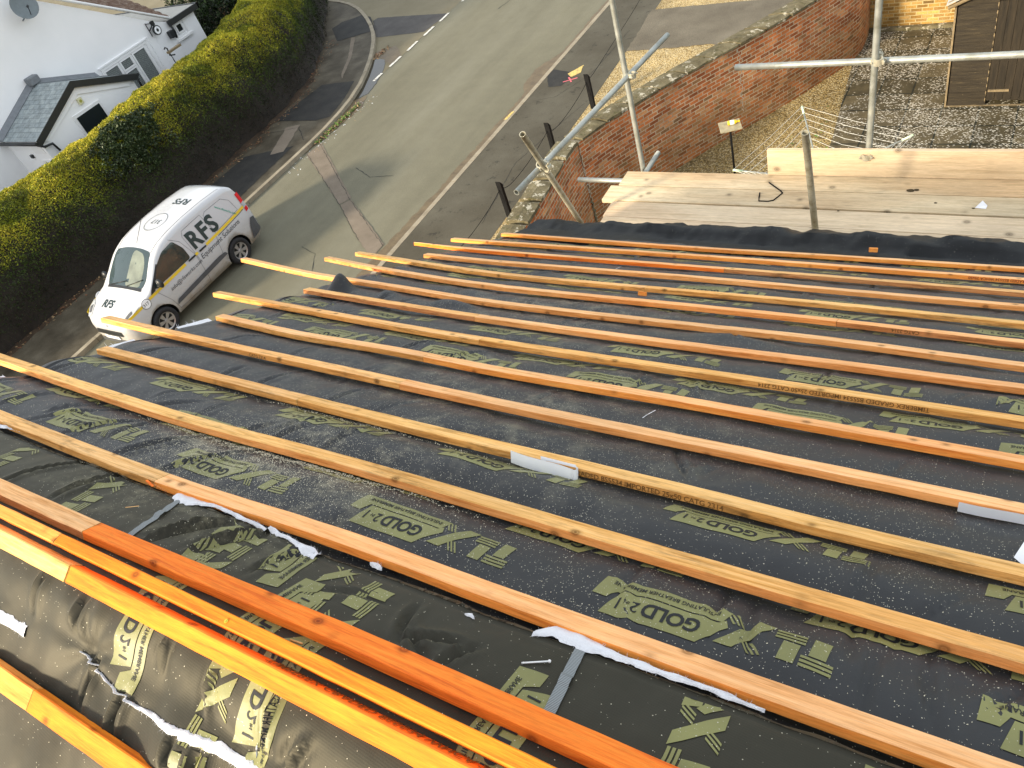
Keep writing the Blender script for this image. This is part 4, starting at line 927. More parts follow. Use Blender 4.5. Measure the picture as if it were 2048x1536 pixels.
for s in (1, -1):
    sw = onside(poly_geo(rpoly([(1.0, 1.02), (2.12, 1.02), (2.13, 1.28), (2.02, 1.53), (1.68, 1.5), (1.42, 1.38)], .06), .1), M_wind, 'side_window', s=s)
    onside(poly_geo([(.86, .985), (1.0, 1.0), (1.42, 1.38), (1.40, 1.40), (.93, 1.06)], .1), M_black, 'window_trim', sw, s=s, off=.004)
    onside(poly_geo(rpoly([(1.22, .42), (2.95, .5), (2.9, .58), (2.7, .6), (1.3, .52)], .03), .1), M_grime, 'rub_strip', s=s, off=.018)
    for hx in (2.02, 2.37):
        a = onside(poly_geo(rpoly([(hx, .98), (hx+.22, .98), (hx+.22, 1.02), (hx, 1.02)], .018), .1), M_black, 'door_handle', s=s, off=.03)
    bm = bmesh.new(); mx = vw(1.12, s*1.0, 1.12); bmesh.ops.create_uvsphere(bm, u_segments=12, v_segments=8, radius=.1, matrix=Matrix.Translation(mx) @ Matrix.Diagonal((1.0, .6, 1.1, 1)))
    tube(bm, [vw(1.08, s*.84, 1.02), vw(1.12, s*.97, 1.07)], .03, 6); bake(bm, 'mirror', M_black, van, True)
    # rear lamp cluster
    rl = []
    V = []; F = []; MI = []
    rp = [(z, a) for z in (.98, 1.1, 1.22, 1.36) for a in (0, 1)]
    for z in (.92, 1.02, 1.14, 1.26, 1.38): V += [vw(4.0, s*(yside(4.0, z)+.008), z), vw(4.12, s*(yside(4.1, z)-.005), z), vw(4.19, s*(yside(4.15, z)-.12), z)]
    for i in range(4): F += [(3*i, 3*i+1, 3*i+4, 3*i+3), (3*i+1, 3*i+2, 3*i+5, 3*i+4)]; MI += [1 if i == 1 else 0]*2
    pymesh('tail_light', V, F, [M_red, M_lens], van, mi=MI)
# seams on doors and loading bay
def line_geo(pts, w, closed=False):
    vs = []; fs = []; n_ = len(pts)
    for i, p in enumerate(pts):
        a = Vector(pts[(i-1) % n_] if closed or i else pts[0]); b = Vector(pts[(i+1) % n_] if closed or i < n_-1 else pts[-1]); d = (b-a).normalized()
        vs += [(p[0]-d.y*w, p[1]+d.x*w), (p[0]+d.y*w, p[1]-d.x*w)]
    for i in range(n_ if closed else n_-1): j = (i+1) % n_; fs.append([2*i, 2*j, 2*j+1, 2*i+1])
    return vs, fs
def dens(pts, step=.08):
    out = []
    for a, b in zip(pts, pts[1:]):
        n_ = max(1, int(math.dist(a, b)/step)); out += [(a[0]+(b[0]-a[0])*j/n_, a[1]+(b[1]-a[1])*j/n_) for j in range(n_)]
    return out+[pts[-1]]
for s in (1, -1):
    gv = [], []
    for pth in ([(1.25, .3), (1.18, .6), (1.0, .98)], [(2.22, .28), (2.26, 1.0), (2.16, 1.42), (1.98, 1.6)], [(2.28, .8), (2.28, 1.45), (2.36, 1.55), (2.95, 1.56), (2.98, 1.1)], [(2.98, 1.05), (3.02, 1.5), (3.1, 1.54), (3.62, 1.52), (3.78, 1.38), (3.82, 1.1), (3.05, 1.06)], [(2.95, .98), (2.9, .85), (2.86, .62), (2.8, .5)], [(1.25, .3), (2.22, .28)]):
        g_ = line_geo(dens(pth), .0035); b = len(gv[0]); gv[0].extend(g_[0]); gv[1].extend([[b+i for i in f] for f in g_[1]])
    onside(gv, M_seam, 'door_seam', s=s, off=.004)
    # stripe, interrupted by the handles
    gv = [], []
    for a, b_ in (((.16, .86), (.56, .925)), ((.78, .955), (1.93, .985)), ((2.26, .99), (2.34, .995)), ((2.62, 1.0), (4.0, 1.06))):
        g_ = line_geo(dens([a, b_]), .03); b = len(gv[0]); gv[0].extend(g_[0]); gv[1].extend([[b+i for i in f] for f in g_[1]])
    onside(gv, M_yvin, 'yellow_stripe', s=s, off=.005)
    onside(line_geo(dens([(3.0, .965), (3.95, 1.018)]), .006), M_letter, 'dark_pinstripe', s=s, off=.005)
    def lay(txt, size, x0, z0, ang=0, bold=0, m=M_letter, shear=0, sp=1.0):
        g_ = text_geo(txt, size, bold, .09, sp); wd = max(v[0] for v in g_[0])
        if s > 0: fn = lambda x, y: (x0+(x+shear*y)*cos(ang)-y*sin(ang), z0+(x+shear*y)*sin(ang)+y*cos(ang))
        else: fn = lambda x, y: (x0+wd-(x+shear*y)*cos(ang)+y*sin(ang), z0+(x+shear*y)*sin(ang)+y*cos(ang))
        g2 = ([fn(x, y) for x, y in g_[0]], g_[1] if s > 0 else [f[::-1] for f in g_[1]])
        onside(g2, m, 'lettering', s=s, off=.008)
    lay('RFS', .52, 2.31, 1.09, .0, .034, shear=.0, sp=1.12)
    lay('www.rfsworks.com', .07, 3.36, 1.47, -.9, .01, M_grn) if s > 0 else None
    lay('Equipment Solutions', .17, 2.34, .80, .035, -.003, M_seam, .15, .95)
    lay('info@rfsworks.com', .125, 1.3, .74, .03, .0, M_seam, .15)
    onside(poly_geo(arc(.66, .915, .105, 0, 2*pi, 24)[:-1]), M_paper, 'number_disc', s=s, off=.007)
    onside(ring_geo(.66, .915, .11, .01), M_letter, 'disc_ring', s=s, off=.009)
    lay('317', .1, .575, .88, 0, .01)
# roof and bonnet lettering
g_ = text_geo('RFS', .3, .02, .1)
ontop(([(3.25-y, .35-x*1.15) for x, y in g_[0]], g_[1]), M_letter, 'roof_lettering')
g_ = text_geo('317', .2, 0, .1)
ontop(([(2.45-y, .17-x) for x, y in g_[0]], g_[1]), M_letter, 'roof_lettering')
ontop(ring_geo(2.38, .0, .3, .012), M_letter, 'roof_ring')
g_ = text_geo('RFS', .26, .03, .1)
ontop(([(.34+y, -.36+x) for x, y in g_[0]], [f[::-1] for f in g_[1]]), M_letter, 'bonnet_lettering')
for s in (-1, 1):
    ontop(line_geo(dens([(1.55, s*.6), (2.0, s*.62), (3.8, s*.62)], .1), .006), M_seam, 'roof_seam', off=.003)
ws = ontop(poly_geo(rpoly([(.86, -.60), (.86, .60), (1.05, .68), (1.56, .60), (1.60, .3), (1.61, 0), (1.60, -.3), (1.56, -.60), (1.05, -.68)], .08), .08), M_wind, 'windscreen')
ontop(poly_geo(rpoly([(.89, .0), (.90, .52), (1.3, .54), (1.5, .42), (1.57, .06)], .1), .08), M_screen_reflection, 'windscreen_reflection', ws, off=.0068)  # pale reflection on the glass, painted as a flat panel
ontop(poly_geo(rpoly([(.83, -.62), (.83, .62), (.9, .6), (.88, 0), (.9, -.6)], .02), .08), M_black, 'scuttle_panel', ws, off=.008)
bm = bmesh.new()
for y0_, y1_, x1_ in ((-.5, .05, .98), (.1, .58, 1.05)): tube(bm, [vw(.88, y0_, ztop(.88, y0_)+.02), vw(x1_, y1_, ztop(x1_, y1_)+.02)], .009, 6)
bake(bm, 'wiper', M_black, ws)
# grille, plate, headlights, bumpers
def onfront(y, z, off=.01):
    lo, hi = 0, .6
    for _ in range(20):
        x = (lo+hi)/2
        if ztop(x, y) > z+.02 and Wd(x) > abs(y)/.995: hi = x
        else: lo = x
    return vw(hi-off, y, z)
def frontpatch(y0_, y1_, z0, z1, m, name, off=.02, ny=12, nzz=4, arc_=0):
    V = [onfront(y0_+(y1_-y0_)*i/ny, z0+(z1-z0)*j/nzz-arc_*((2*i/ny-1)**2), off) for j in range(nzz+1) for i in range(ny+1)]
    F = [(j*(ny+1)+i, j*(ny+1)+i+1, (j+1)*(ny+1)+i+1, (j+1)*(ny+1)+i) for j in range(nzz) for i in range(ny)]
    return pymesh(name, V, F, m, van)
frontpatch(-.46, .46, .50, .62, M_black, 'grille', .018); frontpatch(-.5, .5, .28, .38, M_grime, 'lower_intake', .012)
pl = frontpatch(-.26, .26, .40, .485, M_paper, 'number_plate', .03)
frontpatch(-.03, .03, .70, .745, plain('oval_badge', (.2, .22, .26), .3), 'front_badge', .012)
for s in (-1, 1):
    V = []; F = []; g_ = poly_geo(rpoly([(.13, .56), (.1, .68), (.3, .80), (.52, .835), (.40, .66)], .03), .06)
    hd = pymesh('headlight', [vw(x, s*y, ztop(x, y)+.008) for x, y in g_[0]], [f if s < 0 else f[::-1] for f in g_[1]], M_lens, van)
    g_ = poly_geo(rpoly([(.19, .62), (.18, .70), (.32, .78), (.38, .70)], .03), .06); pymesh('bulb_housing', [vw(x, s*y, ztop(x, y)+.012) for x, y in g_[0]], g_[1], M_grime, hd)
bm = bmesh.new()
vsr = []
for y in np.linspace(-.86, .86, 15):
    x0 = 4.17-.10*(abs(y)/.86)**4*1.2; vsr.append([vw(x0-.02 if abs(y) < .8 else 3.86, y*1.0, .32), vw(x0+.07 if abs(y) < .85 else 3.9, y*1.02, .34), vw(x0+.08 if abs(y) < .85 else 3.9, y*1.02, .60), vw(x0-.02 if abs(y) < .8 else 3.9, y, .66)])
V = [p for r_ in vsr for p in r_]; F = [(4*i+j, 4*i+4+j, 4*i+5+j, 4*i+1+j) for i in range(14) for j in range(3)]
pymesh('rear_bumper', V, F, M_grime, van)
onside(poly_geo([(3.78, .30), (4.13, .34), (4.12, .72), (3.98, .76), (3.86, .60)], .08), M_grime, 'bumper_corner', off=.02); onside(poly_geo([(3.72, .30), (4.13, .34), (4.13, .74), (3.9, .70)], .08), M_grime, 'bumper_corner', s=-1, off=.02)
bm = bmesh.new(); tube(bm, [vw(1.72, 0, 1.66), vw(2.15, 0, 2.0)], .006, 6); bake(bm, 'aerial', M_black, van)
for x, z in WC:
    for s in (-1, 1):
        cx = s*.78; Mx = Matrix.Translation(vw(x, cx, z)) @ Matrix.Rotation(s*pi/2, 4, 'Y')
        bm = bmesh.new(); prof = [(.19, -.09), (.27, -.1), (.305, -.085), (.312, 0), (.305, .085), (.27, .1), (.205, .095), (.2, .06)]; rings = []
        for r_, dd in prof: rings.append([bm.verts.new(Mx @ Vector((r_*cos(a*2*pi/36), r_*sin(a*2*pi/36), dd))) for a in range(36)])
        for a, b in zip(rings, rings[1:]):
            for i in range(36): f = bm.faces.new((a[i], a[(i+1) % 36], b[(i+1) % 36], b[i])); f.smooth = True
        w_ = bake(bm, 'wheel', M_tyre, van)
        bm = bmesh.new(); bmesh.ops.create_circle(bm, cap_ends=True, segments=36, radius=.2, matrix=Mx @ Matrix.Translation((0, 0, .045))); bake(bm, 'hub_back', M_black, w_)
        bm = bmesh.new()
        for q in range(36):
            a, b = q*2*pi/36, (q+1)*2*pi/36; bm.faces.new([bm.verts.new(Mx @ Vector((r_*cos(t), r_*sin(t), dd))) for r_, t, dd in ((.205, a, .085), (.205, b, .085), (.178, b, .07), (.178, a, .07))])
        for q in range(6):
            a = q*pi/3+.3
            for (r0_, r1_, h0, h1, d0, d1) in ((.0, .19, .32, .12, .075, .078),):
                bm.faces.new([bm.verts.new(Mx @ Vector((r_*cos(t), r_*sin(t), dd))) for r_, t, dd in ((.04, a-.6, .07), (.186, a-.26, .08), (.186, a+.26, .08), (.04, a+.6, .07))])
        bmesh.ops.create_cone(bm, cap_ends=True, segments=16, radius1=.055, radius2=.045, depth=.02, matrix=Mx @ Matrix.Translation((0, 0, .085))); bake(bm, 'rim', M_rim, w_)
        w_['label'] = ('front' if x < 2 else 'rear')+' wheel on the '+('road' if s > 0 else 'kerb')+' side'

# ================================================================== our own house under the roof
oh = thing('brick_house', (0, 0, 0), 'brick house carrying the half-battened roof the photo looks across', 'house')
RIDGE_S = .745; R0 = P(0, RIDGE_S); ry, rz = R0.y, R0.z
eave = P(0, 5.25); ey, ez = eave.y-.25, eave.z-.12
Nb = Vector((0, -sin(TH), cos(TH))); Db = Vector((0, -cos(TH), -sin(TH)))
def PB(u, s, w=0.): return R0 + Vector((u, 0, 0)) + Db*s + Nb*w
by = PB(0, 5.0)
V = [(-3.08, ey, 0), (-3.08, by.y+.2, 0), (-3.08, by.y+.2, by.z-.12), (-3.08, ry, rz-.13), (-3.08, ey, ez)]
pymesh('gable_wall', V, [(0, 1, 2, 3, 4)], M_brick_h, oh, uvs=[(v[1], v[2]) for v in V])
V = [(-3.08, ey, 0), (8, ey, 0), (8, ey, ez), (-3.08, ey, ez)]; pymesh('eaves_wall', V, [(0, 1, 2, 3)], M_brick_h, oh, uvs=[(v[0], v[2]) for v in V])
V = [(-3.08, by.y+.2, 0), (8, by.y+.2, 0), (8, by.y+.2, by.z-.12), (-3.08, by.y+.2, by.z-.12)]; pymesh('rear_wall', V, [(0, 1, 2, 3)], M_brick_h, oh, uvs=[(v[0], v[2]) for v in V])
V = [(8, ey, 0), (8, by.y+.2, 0), (8, by.y+.2, by.z-.12), (8, ry, rz-.13), (8, ey, ez)]; pymesh('gable_wall', V, [(0, 1, 2, 3, 4)], M_brick_h, oh, uvs=[(v[1], v[2]) for v in V])
M_raft = wood('rafter_timber', (.4, .27, .13), (.33, .2, .09), (.2, .11, .05), .3)
bm = bmesh.new()
for i in range(28):
    u = -3.02+i*.4
    a, b = P(u, RIDGE_S, -.14), P(u, 5.15, -.14); M4 = Matrix.Translation(a) @ Matrix.Rotation(-TH, 4, 'X')
    box(bm, (-.02, .02, 0), (.02, 4.4, .1), M4)
    M4 = Matrix.Translation(PB(u, 0, -.14)) @ Matrix.Rotation(TH, 4, 'X'); box(bm, (-.02, -4.9, 0), (.02, -.02, .1), M4)
bake(bm, 'rafter', M_raft, oh)['kind'] = 'stuff'
bm = bmesh.new(); box(bm, (-3.1, ey, ez-.12), (8, ey+.03, ez+.04)); bake(bm, 'fascia', M_upvc, oh)

# ---- shape of the membrane on the front slope
rowsB = {0: [(-3.237, 4.985), (-1.683, 4.977), (-.909, 5.028), (.137, 5.065)], 1: [(-3.45, 4.64), (-3.061, 4.651), (-1.592, 4.715), (-.85, 4.733), (.138, 4.752)], 2: [(-3.6, 4.36), (-2.859, 4.339), (-1.478, 4.39), (-.787, 4.42), (.139, 4.434)],
 3: [(-3.25, 4.05), (-2.663, 4.038), (-1.38, 4.107), (-.727, 4.118), (.141, 4.139)], 4: [(-3.736, 3.908), (-2.465, 3.733), (-1.266, 3.78), (-.666, 3.813), (.142, 3.812)], 5: [(-3.80, 3.68), (-3.062, 3.533), (-2.284, 3.456), (-1.168, 3.499), (-.606, 3.517), (.143, 3.508)],
 6: [(-4.317, 3.416), (-3.5, 3.26), (-2.794, 3.205), (-2.083, 3.146), (-1.057, 3.183), (-.546, 3.216), (.144, 3.195)], 7: [(-3.212, 2.937), (-2.528, 2.898), (-1.909, 2.878), (-.958, 2.898), (-.487, 2.922), (.145, 2.94)], 8: [(-3.617, 2.653), (-2.266, 2.586), (-1.715, 2.579), (-.856, 2.6), (-.425, 2.612), (.147, 2.619)],
 9: [(-3.17, 2.325), (-2.578, 2.28), (-2.027, 2.294), (-1.515, 2.28), (-.751, 2.303), (-.363, 2.303), (.148, 2.308)], 10: [(-3.675, 2.043), (-2.941, 2.017), (-2.027, 2.006), (-1.337, 1.998), (-.646, 2.004), (-.304, 2.006), (.149, 2.007)],
 11: [(-3.176, 1.726), (-1.747, 1.71), (-1.149, 1.709), (-.544, 1.712), (-.243, 1.705), (.15, 1.711)], 12: [(-3.507, 1.448), (-2.245, 1.398), (-1.469, 1.414), (-.957, 1.414), (-.439, 1.41), (.151, 1.414)], 13: [(-3.3, 1.12), (-2.793, 1.107), (-1.802, 1.09), (-1.179, 1.111), (-.758, 1.107), (-.332, 1.107), (.153, 1.111)]}
def row_s(k, u):
    p = rowsB[k]; n_ = len(p)
    if u <= p[0][0]: return p[0][1]
    if u >= p[-1][0]: return p[-1][1]
    i = max(j for j in range(n_-1) if p[j][0] <= u); a, b = p[i], p[i+1]; t = (u-a[0])/(b[0]-a[0])
    m0 = (b[1]-p[i-1][1])/(b[0]-p[i-1][0]) if i > 0 else (b[1]-a[1])/(b[0]-a[0])
    m1 = (p[i+2][1]-a[1])/(p[i+2][0]-a[0]) if i+2 < n_ else (b[1]-a[1])/(b[0]-a[0]); h = b[0]-a[0]
    return (2*t**3-3*t*t+1)*a[1]+(t**3-2*t*t+t)*h*m0+(-2*t**3+3*t*t)*b[1]+(t**3-t*t)*h*m1
folds = []   # pinched creases: (u, s, angle, length, depth)
rf = random.Random(11)
for i in range(110): folds.append((rf.uniform(-3.2, .6), rf.uniform(1.15, 4.9), rf.choice([1.2, 1.35, 1.75, 1.9, 1.5])+rf.uniform(-.25, .25), rf.uniform(.06, .2), rf.choice([-1, -1, 1])*rf.uniform(.004, .010)))
# long diagonal wrinkles where the sheet is slack by the verge
for (u, s, a, L, d) in ((-2.5, 1.35, .75, .35, -.01), (-2.35, 1.28, .8, .3, -.009), (-2.05, 1.3, .95, .3, -.012), (-1.85, 1.27, 1.0, .28, -.012), (-1.78, 1.62, 1.15, .2, -.008), (-2.0, 2.45, 1.05, .22, -.011), (-1.75, 2.42, 1.0, .2, -.009), (-2.7, 2.2, .7, .35, -.009), (-2.9, 1.9, .75, .3, -.009), (-.29, 1.27, 1.75, .12, -.008), (-.55, 1.3, 1.55, .1, -.007), (-.45, 2.85, 1.5, .15, -.008), (.02, 1.25, 1.7, .2, -.007), (-1.0, 2.42, 1.4, .12, -.007)): folds.append((u, s, a, L, d))
fgrid = {}
for f in folds:
    for i in range(-2, 3):
        for j in range(-2, 3): fgrid.setdefault((int(math.floor(f[0]/.25))+i, int(math.floor(f[1]/.25))+j), []).append(f)
def fold_w(u, s):
    w = 0
    for (fu, fs, a, L, d) in fgrid.get((int(math.floor(u/.25)), int(math.floor(s/.25))), ()):
        du, ds = u-fu, s-fs; along = du*cos(a)+ds*sin(a); ac = -du*sin(a)+ds*cos(a)+.12*along*along/L
        if abs(along) < L: w += 1.5*d*(math.exp(-(ac/.008)**2)-.5*math.exp(-((abs(ac)-.019)/.012)**2))*(1-(along/L)**2)
    return w
def mem_w(u, s):
    if s < 1.08: t = (1.08-s)/.3; prof = sin(pi*min(1, max(0, t)))**2*.5
    elif s > 5.0: prof = .5
    else:
        ks = [row_s(k, u)-.025 for k in range(14)]
        # battens sit at ks (descending with k)
        prof = 1
        for k in range(13):
            if ks[k+1] <= s <= ks[k]: t = (s-ks[k+1])/(ks[k]-ks[k+1]); prof = sin(pi*t)**1.5; break
    low = nz(u*1.25+3, s*1.6, 7); w = -.011*(1-prof)+prof*(.004+.026*max(-.15, low))
    # puckers near the batten lines
    w += (1-prof)*(-.014)*max(0, nz(u*2.2+5, s*3.3, 2))
    w += (.35+.65*prof)*.0075*nz(u*8, s*2.6, 1)+.0032*nz(u*15, s*13, 4)+.0008*nz(u*55, s*40, 5)
    w += fold_w(u, s)*(.3+.7*prof)
    w += .10*math.exp(-(((u+3.06)/.055)**2+((s-3.02)/.07)**2))+.035*math.exp(-(((u+2.3)/.12)**2+((s-3.03)/.05)**2))+.022*math.exp(-(((u+.9)/.16)**2+((s-3.08)/.05)**2))+.03*math.exp(-(((u+2.75)/.05)**2+((s-3.05)/.06)**2))
    return min(w, .02) if (s > 1.1 and prof < .25) else w
def verge(s): return -3.2+.05*nz(s*1.4, 9)+.015*nz(s*8, 3)
# ---- printed logo: geometry in its own reading frame, T at the left
def logo_geo(cut=.012):
    parts = []; dark = []
    def q(pts, c=cut): parts.append(poly_geo(pts, c))
    for i in range(3): q([(0, .075-i*.0085), (.056, .075-i*.0085), (.056, .0695-i*.0085), (0, .0695-i*.0085)])
    q([(.014, .049), (.044, .049), (.041, .004), (.011, .004)])                                  # T stem
    q([(.064, .076), (.094, .076), (.091, .032), (.061, .032)])                                  # L stem
    for i in range(3): q([(.054, .028-i*.0085), (.108, .028-i*.0085), (.108, .0225-i*.0085), (.054, .0225-i*.0085)])
    q([(.110, .002), (.142, .002), (.208, .078), (.172, .078)])                                  # X solid
    for i in range(3):
        o_ = i*.0095; q([(.120+o_, .080), (.125+o_, .080), (.147+o_, .054), (.142+o_, .054)], .012); q([(.163+o_, .028), (.168+o_, .028), (.188+o_, .002), (.183+o_, .002)], .012)
    q([(.192, .040), (.222, .072), (.236, .094), (.436, .094), (.418, .034), (.212, .034), (.20, .024)])
    q([(.206, .031), (.424, .031), (.438, .056), (.470, .056), (.464, .0), (.196, .0)])
    for txt, sz_, bd, x, y in (('GOLD', .044, .03, .238, .047), ('2', .036, .012, .364, .050), ('IN', .012, .01, .3845, .056), ('1', .036, .012, .400, .050)):
        dark.append(([(px+x, py+y) for px, py in text_geo(txt, sz_, bd, .013, .95)[0]], text_geo(txt, sz_, bd, .013, .95)[1]))
    g_ = text_geo('INSULATING BREATHER MEMBRANE', .0145, .012, .013); wd = max(v[0] for v in g_[0]); dark.append(([(.215+px*.225/wd, .010+py) for px, py in g_[0]], g_[1]))
    return parts, dark
LP, LD = logo_geo()
def grid_fn(us, ss, wfn):
    U = np.array(us); S = np.array(ss); G = np.array([[wfn(u, s) for u in us] for s in ss])
    def f(u, s):
        i = min(len(U)-2, max(0, int(np.searchsorted(U, u))-1)); j = min(len(S)-2, max(0, int(np.searchsorted(S, s))-1))
        a = (u-U[i])/(U[i+1]-U[i]); b = (s-S[j])/(S[j+1]-S[j]); a = min(1, max(0, a)); b = min(1, max(0, b))
        return float((G[j, i]*(1-a)+G[j, i+1]*a)*(1-b)+(G[j+1, i]*(1-a)+G[j+1, i+1]*a)*b)
    return f
def sheet_mesh(name, fn, us, ss, mats, logos, wfn, parent=None, extra=None):
    """grid sheet; logos: (u0, s0, angle) with the reading frame's origin there; fn(u,s,w)->point"""
    wfn = grid_fn(us, ss, wfn); V = [fn(u, s, wfn(u, s)) for s in ss for u in us]; nu = len(us); F = [(j*nu+i, j*nu+i+1, (j+1)*nu+i+1, (j+1)*nu+i) for j in range(len(ss)-1) for i in range(nu-1)]; MI = [0]*len(F)
    F = [f[::-1] for f in F]
    lo_u, hi_u, lo_s, hi_s = us[0], us[-1], ss[0], ss[-1]
    for (u0, s0, ang, *sc) in logos:
        ca, sa = cos(ang), sin(ang)
        for grp, mi, up_ in ((LP, 1, .0014), (LD, 2, .0024)):
            for g_ in grp:
                def mp(x, y):
                    u = u0-(x*ca-y*sa); s = s0+.104-(x*sa+y*ca) if False else s0+(.094-y)*1.16*ca-x*sa
                    return u, s
                pts = [mp(x, y) for x, y in g_[0]]
                if any(u < lo_u+.01 or u > hi_u or s < lo_s+.01 or s > hi_s-.005 for u, s in pts):
                    ok = [lo_u+.01 <= u <= hi_u and lo_s+.01 <= s <= hi_s-.005 for u, s in pts]; fs = [f for f in g_[1] if all(ok[i] for i in f)]
                else: fs = g_[1]
                b = len(V); V += [fn(u, s, wfn(u, s)+up_) for u, s in pts]
                F += [[b+i for i in f] for f in fs]; MI += [mi]*len(fs)
    o = pymesh(name, V, F, mats, parent, True, MI); return o
us = list(np.arange(-3.2, .62, .012))+list(np.arange(.66, 8.0, .12)); ss = list(np.arange(.80, 2.0, .011))+list(np.arange(2.0, 5.16, .015))
us2 = [-.27, -.26, -.2, -.12, -.05, -.02]
logos = []
for r_, (s_, ph) in enumerate(((1.165, -.127), (1.335, .23), (1.545, -.127), (2.31, -.127), (2.455, .235), (2.685, -.137), (3.42, -.3), (3.60, .41), (3.81, -.27), (4.56, .1), (4.72, -.24), (4.93, .0))):
    for j in range(-1, 5):
        u0 = ph-.685*j; logos.append((u0+.012*nz(j*3.3, r_*7.7), s_+.012*nz(j*5.1, r_*3.1), .02*nz(j*1.7, r_)))
mem = thing('roofing_membrane', tuple(P(-1, 3)), 'large black membrane printed with olive logos and dusted with sawdust under the battens', 'roof membrane')
k = NT('membrane_dark_lettering', .6, .3); c = dust(k, (.016, .017, .018), .1, .4, cloudy=False) if False else None; k.color((.014, .015, .016)); M_dk = k.m
usF = [u for u in us]
sheet_mesh('membrane_sheet', P, usF, ss, [M_mem, M_print, M_dk], [l for l in logos], mem_w, mem)
# slack edge folding down over the verge
ssv = list(np.arange(.80, 5.16, .03)); V = []; F = []
for s in ssv:
    e = verge(s)
    for t, (du, dw) in enumerate(((0, 0), (-.03, -.002), (-.06, -.012), (-.085, -.04), (-.09, -.09), (-.088, -.15))):
        u = -3.2+du*(1+.5*nz(s*3, 1))+(e+3.2)*(t/3 if t < 3 else 1); w = mem_w(-3.2, s)+dw+.01*nz(s*6, t); V.append(P(u, s, w))
n6 = 6
for j in range(len(ssv)-1):
    for i in range(n6-1): b = j*n6+i; F.append((b, b+1, b+n6+1, b+n6))
pymesh('verge_fold', V, F, M_mem, mem, True)
# roll of surplus membrane lying along the eave and falling on to the scaffold boards
V = []; F = []; us3 = list(np.arange(-3.25, 4.0, .016)); prof = [(5.13, 0), (5.2, -.005), (5.27, -.012), (5.34, .0), (5.40, .06), (5.46, .12), (5.53, .155), (5.60, .13), (5.66, .05), (5.68, -.05), (5.64, -.12)]
for u in us3:
    for i, (s, w) in enumerate(prof):
        f = i/(len(prof)-1); hgt = .45+.30*nz(u*1.1, 3)+.2*nz(u*3.1, 8)+.55*max(0, min(1, (u+2.9)/.5)); hgt = max(.12, min(.66, hgt*.52))
        ww = w*hgt+.02*f*nz(u*3, i*.9, 2)+min(1, f*3)*(.045*(abs(nz(u*2.4+i*.35, i*.5-u, 5))-.15)+.028*(abs(nz(u*5.5-i*.5, i*.6, 8))-.15)+.008*nz(u*19+i*1.3, i*1.7, 6))+(mem_w(u, 5.13) if i < 2 else 0)
        sx_ = s+(.03*nz(u*2.2, i*.7)+.012*nz(u*9, i))*min(1, f*2)
        V.append(P(u+.03*f*nz(u*4, i), sx_-(1-min(1, hgt))*.05*f, ww))
n_ = len(prof)
for j in range(len(us3)-1):
    for i in range(n_-1): b = j*n_+i; F.append((b, b+1, b+n_+1, b+n_))
pymesh('eaves_roll', V, F, M_memlip, mem, True)

# ---- top sheet: draped over the ridge, both slopes
rdg = thing('ridge_membrane', tuple(P(-1, .9)), 'separate sheet of olive printed membrane draped over the ridge in the near left corner', 'roof membrane')
def edgeF(u): return 1.035+.012*nz(u*3, 1)+.006*nz(u*14, 6)
def PR(u, q, w=0.):
    """q runs from the front edge (1) over the ridge to the back (0 .. -)"""
    return None
def ridge_pt(u, q, w=0.):
    # q: signed distance from the ridge line, + on the front slope, - on the back slope; rounded apex
    r = .03
    if q > r: return P(u, RIDGE_S+q, w)
    if q < -r: return PB(u, -q, w)
    a = (q+r)/(2*r); p1, p2 = P(u, RIDGE_S+r, w), PB(u, r, w); m_ = (p1+p2)/2; apex = P(u, RIDGE_S, 0)+Vector((0, 0, w-.004))
    return p2*(1-a)**2+apex*2*a*(1-a)+p1*a*a
def rw(u, q):
    w = .010+.004*nz(u*6, q*6, 3)+.0025*nz(u*17, q*12, 8)+.0008*nz(u*60, q*50, 2)
    if q > .05: # front flap, slack between the ridge battens and its loose edge
        t = min(1, (q-.05)/.2); w += .010*t*nz(u*3, q*5, 9)+.012*sin(pi*t)*max(0, nz(u*2.3+4, q*3))
    elif q < -.02:
        t = min(1, (-q-.02)/.15); w += .010*sin(pi*t)**2+.032*t*nz(u*5.5, q*4, 11)+.006*nz(u*14, q*4, 12)
        # gathers pulled to the staple at the torn spot
        for (hu, hq, st) in ((-1.52, -.165, 1.0), (-1.0, -.18, .8)):
            du, dq = u-hu, q-hq; r = math.hypot(du, dq)
            if r < .3: w += st*(.010*math.cos(7*math.atan2(dq, du)+1.3)*(r/.08)*math.exp(-r/.07)-.012*math.exp(-(r/.02)**2))
    for (fu, fq, a, L, d) in RF:
        du, dq = u-fu, q-fq; al = du*cos(a)+dq*sin(a); ac = -du*sin(a)+dq*cos(a)+.2*al*al/L
        if abs(al) < L: w += 1.5*d*(math.exp(-(ac/.007)**2)-.5*math.exp(-((abs(ac)-.016)/.009)**2))*(1-(al/L)**2)
    return w
RF = [(-2.2, .2, 1.2, .14, -.012), (-2.0, .22, 1.35, .12, -.016), (-1.55, .2, .9, .12, .016), (-1.42, .22, .95, .12, .014), (-.86, .18, 1.9, .07, -.01), (-.78, .17, .4, .08, -.009), (-.72, .15, 1.2, .06, -.009), (-.80, .14, 2.6, .06, -.008), (-1.25, .22, 1.1, .1, -.008), (-.3, .1, .1, .2, -.005), (-1.02, .2, .2, .12, -.005),
      (-1.75, -.09, 1.45, .07, -.012), (-1.58, -.10, 1.6, .05, -.012), (-1.5, -.22, 1.5, .06, -.016), (-1.38, -.24, 1.55, .05, -.016), (-1.18, -.24, 1.6, .04, -.014), (-1.12, -.25, 1.6, .05, -.016), (-1.3, -.08, 1.4, .06, .010), (-1.15, -.1, 1.7, .07, .010), (-.98, -.1, 1.5, .07, .012), (-.9, -.14, 1.2, .06, .012)]
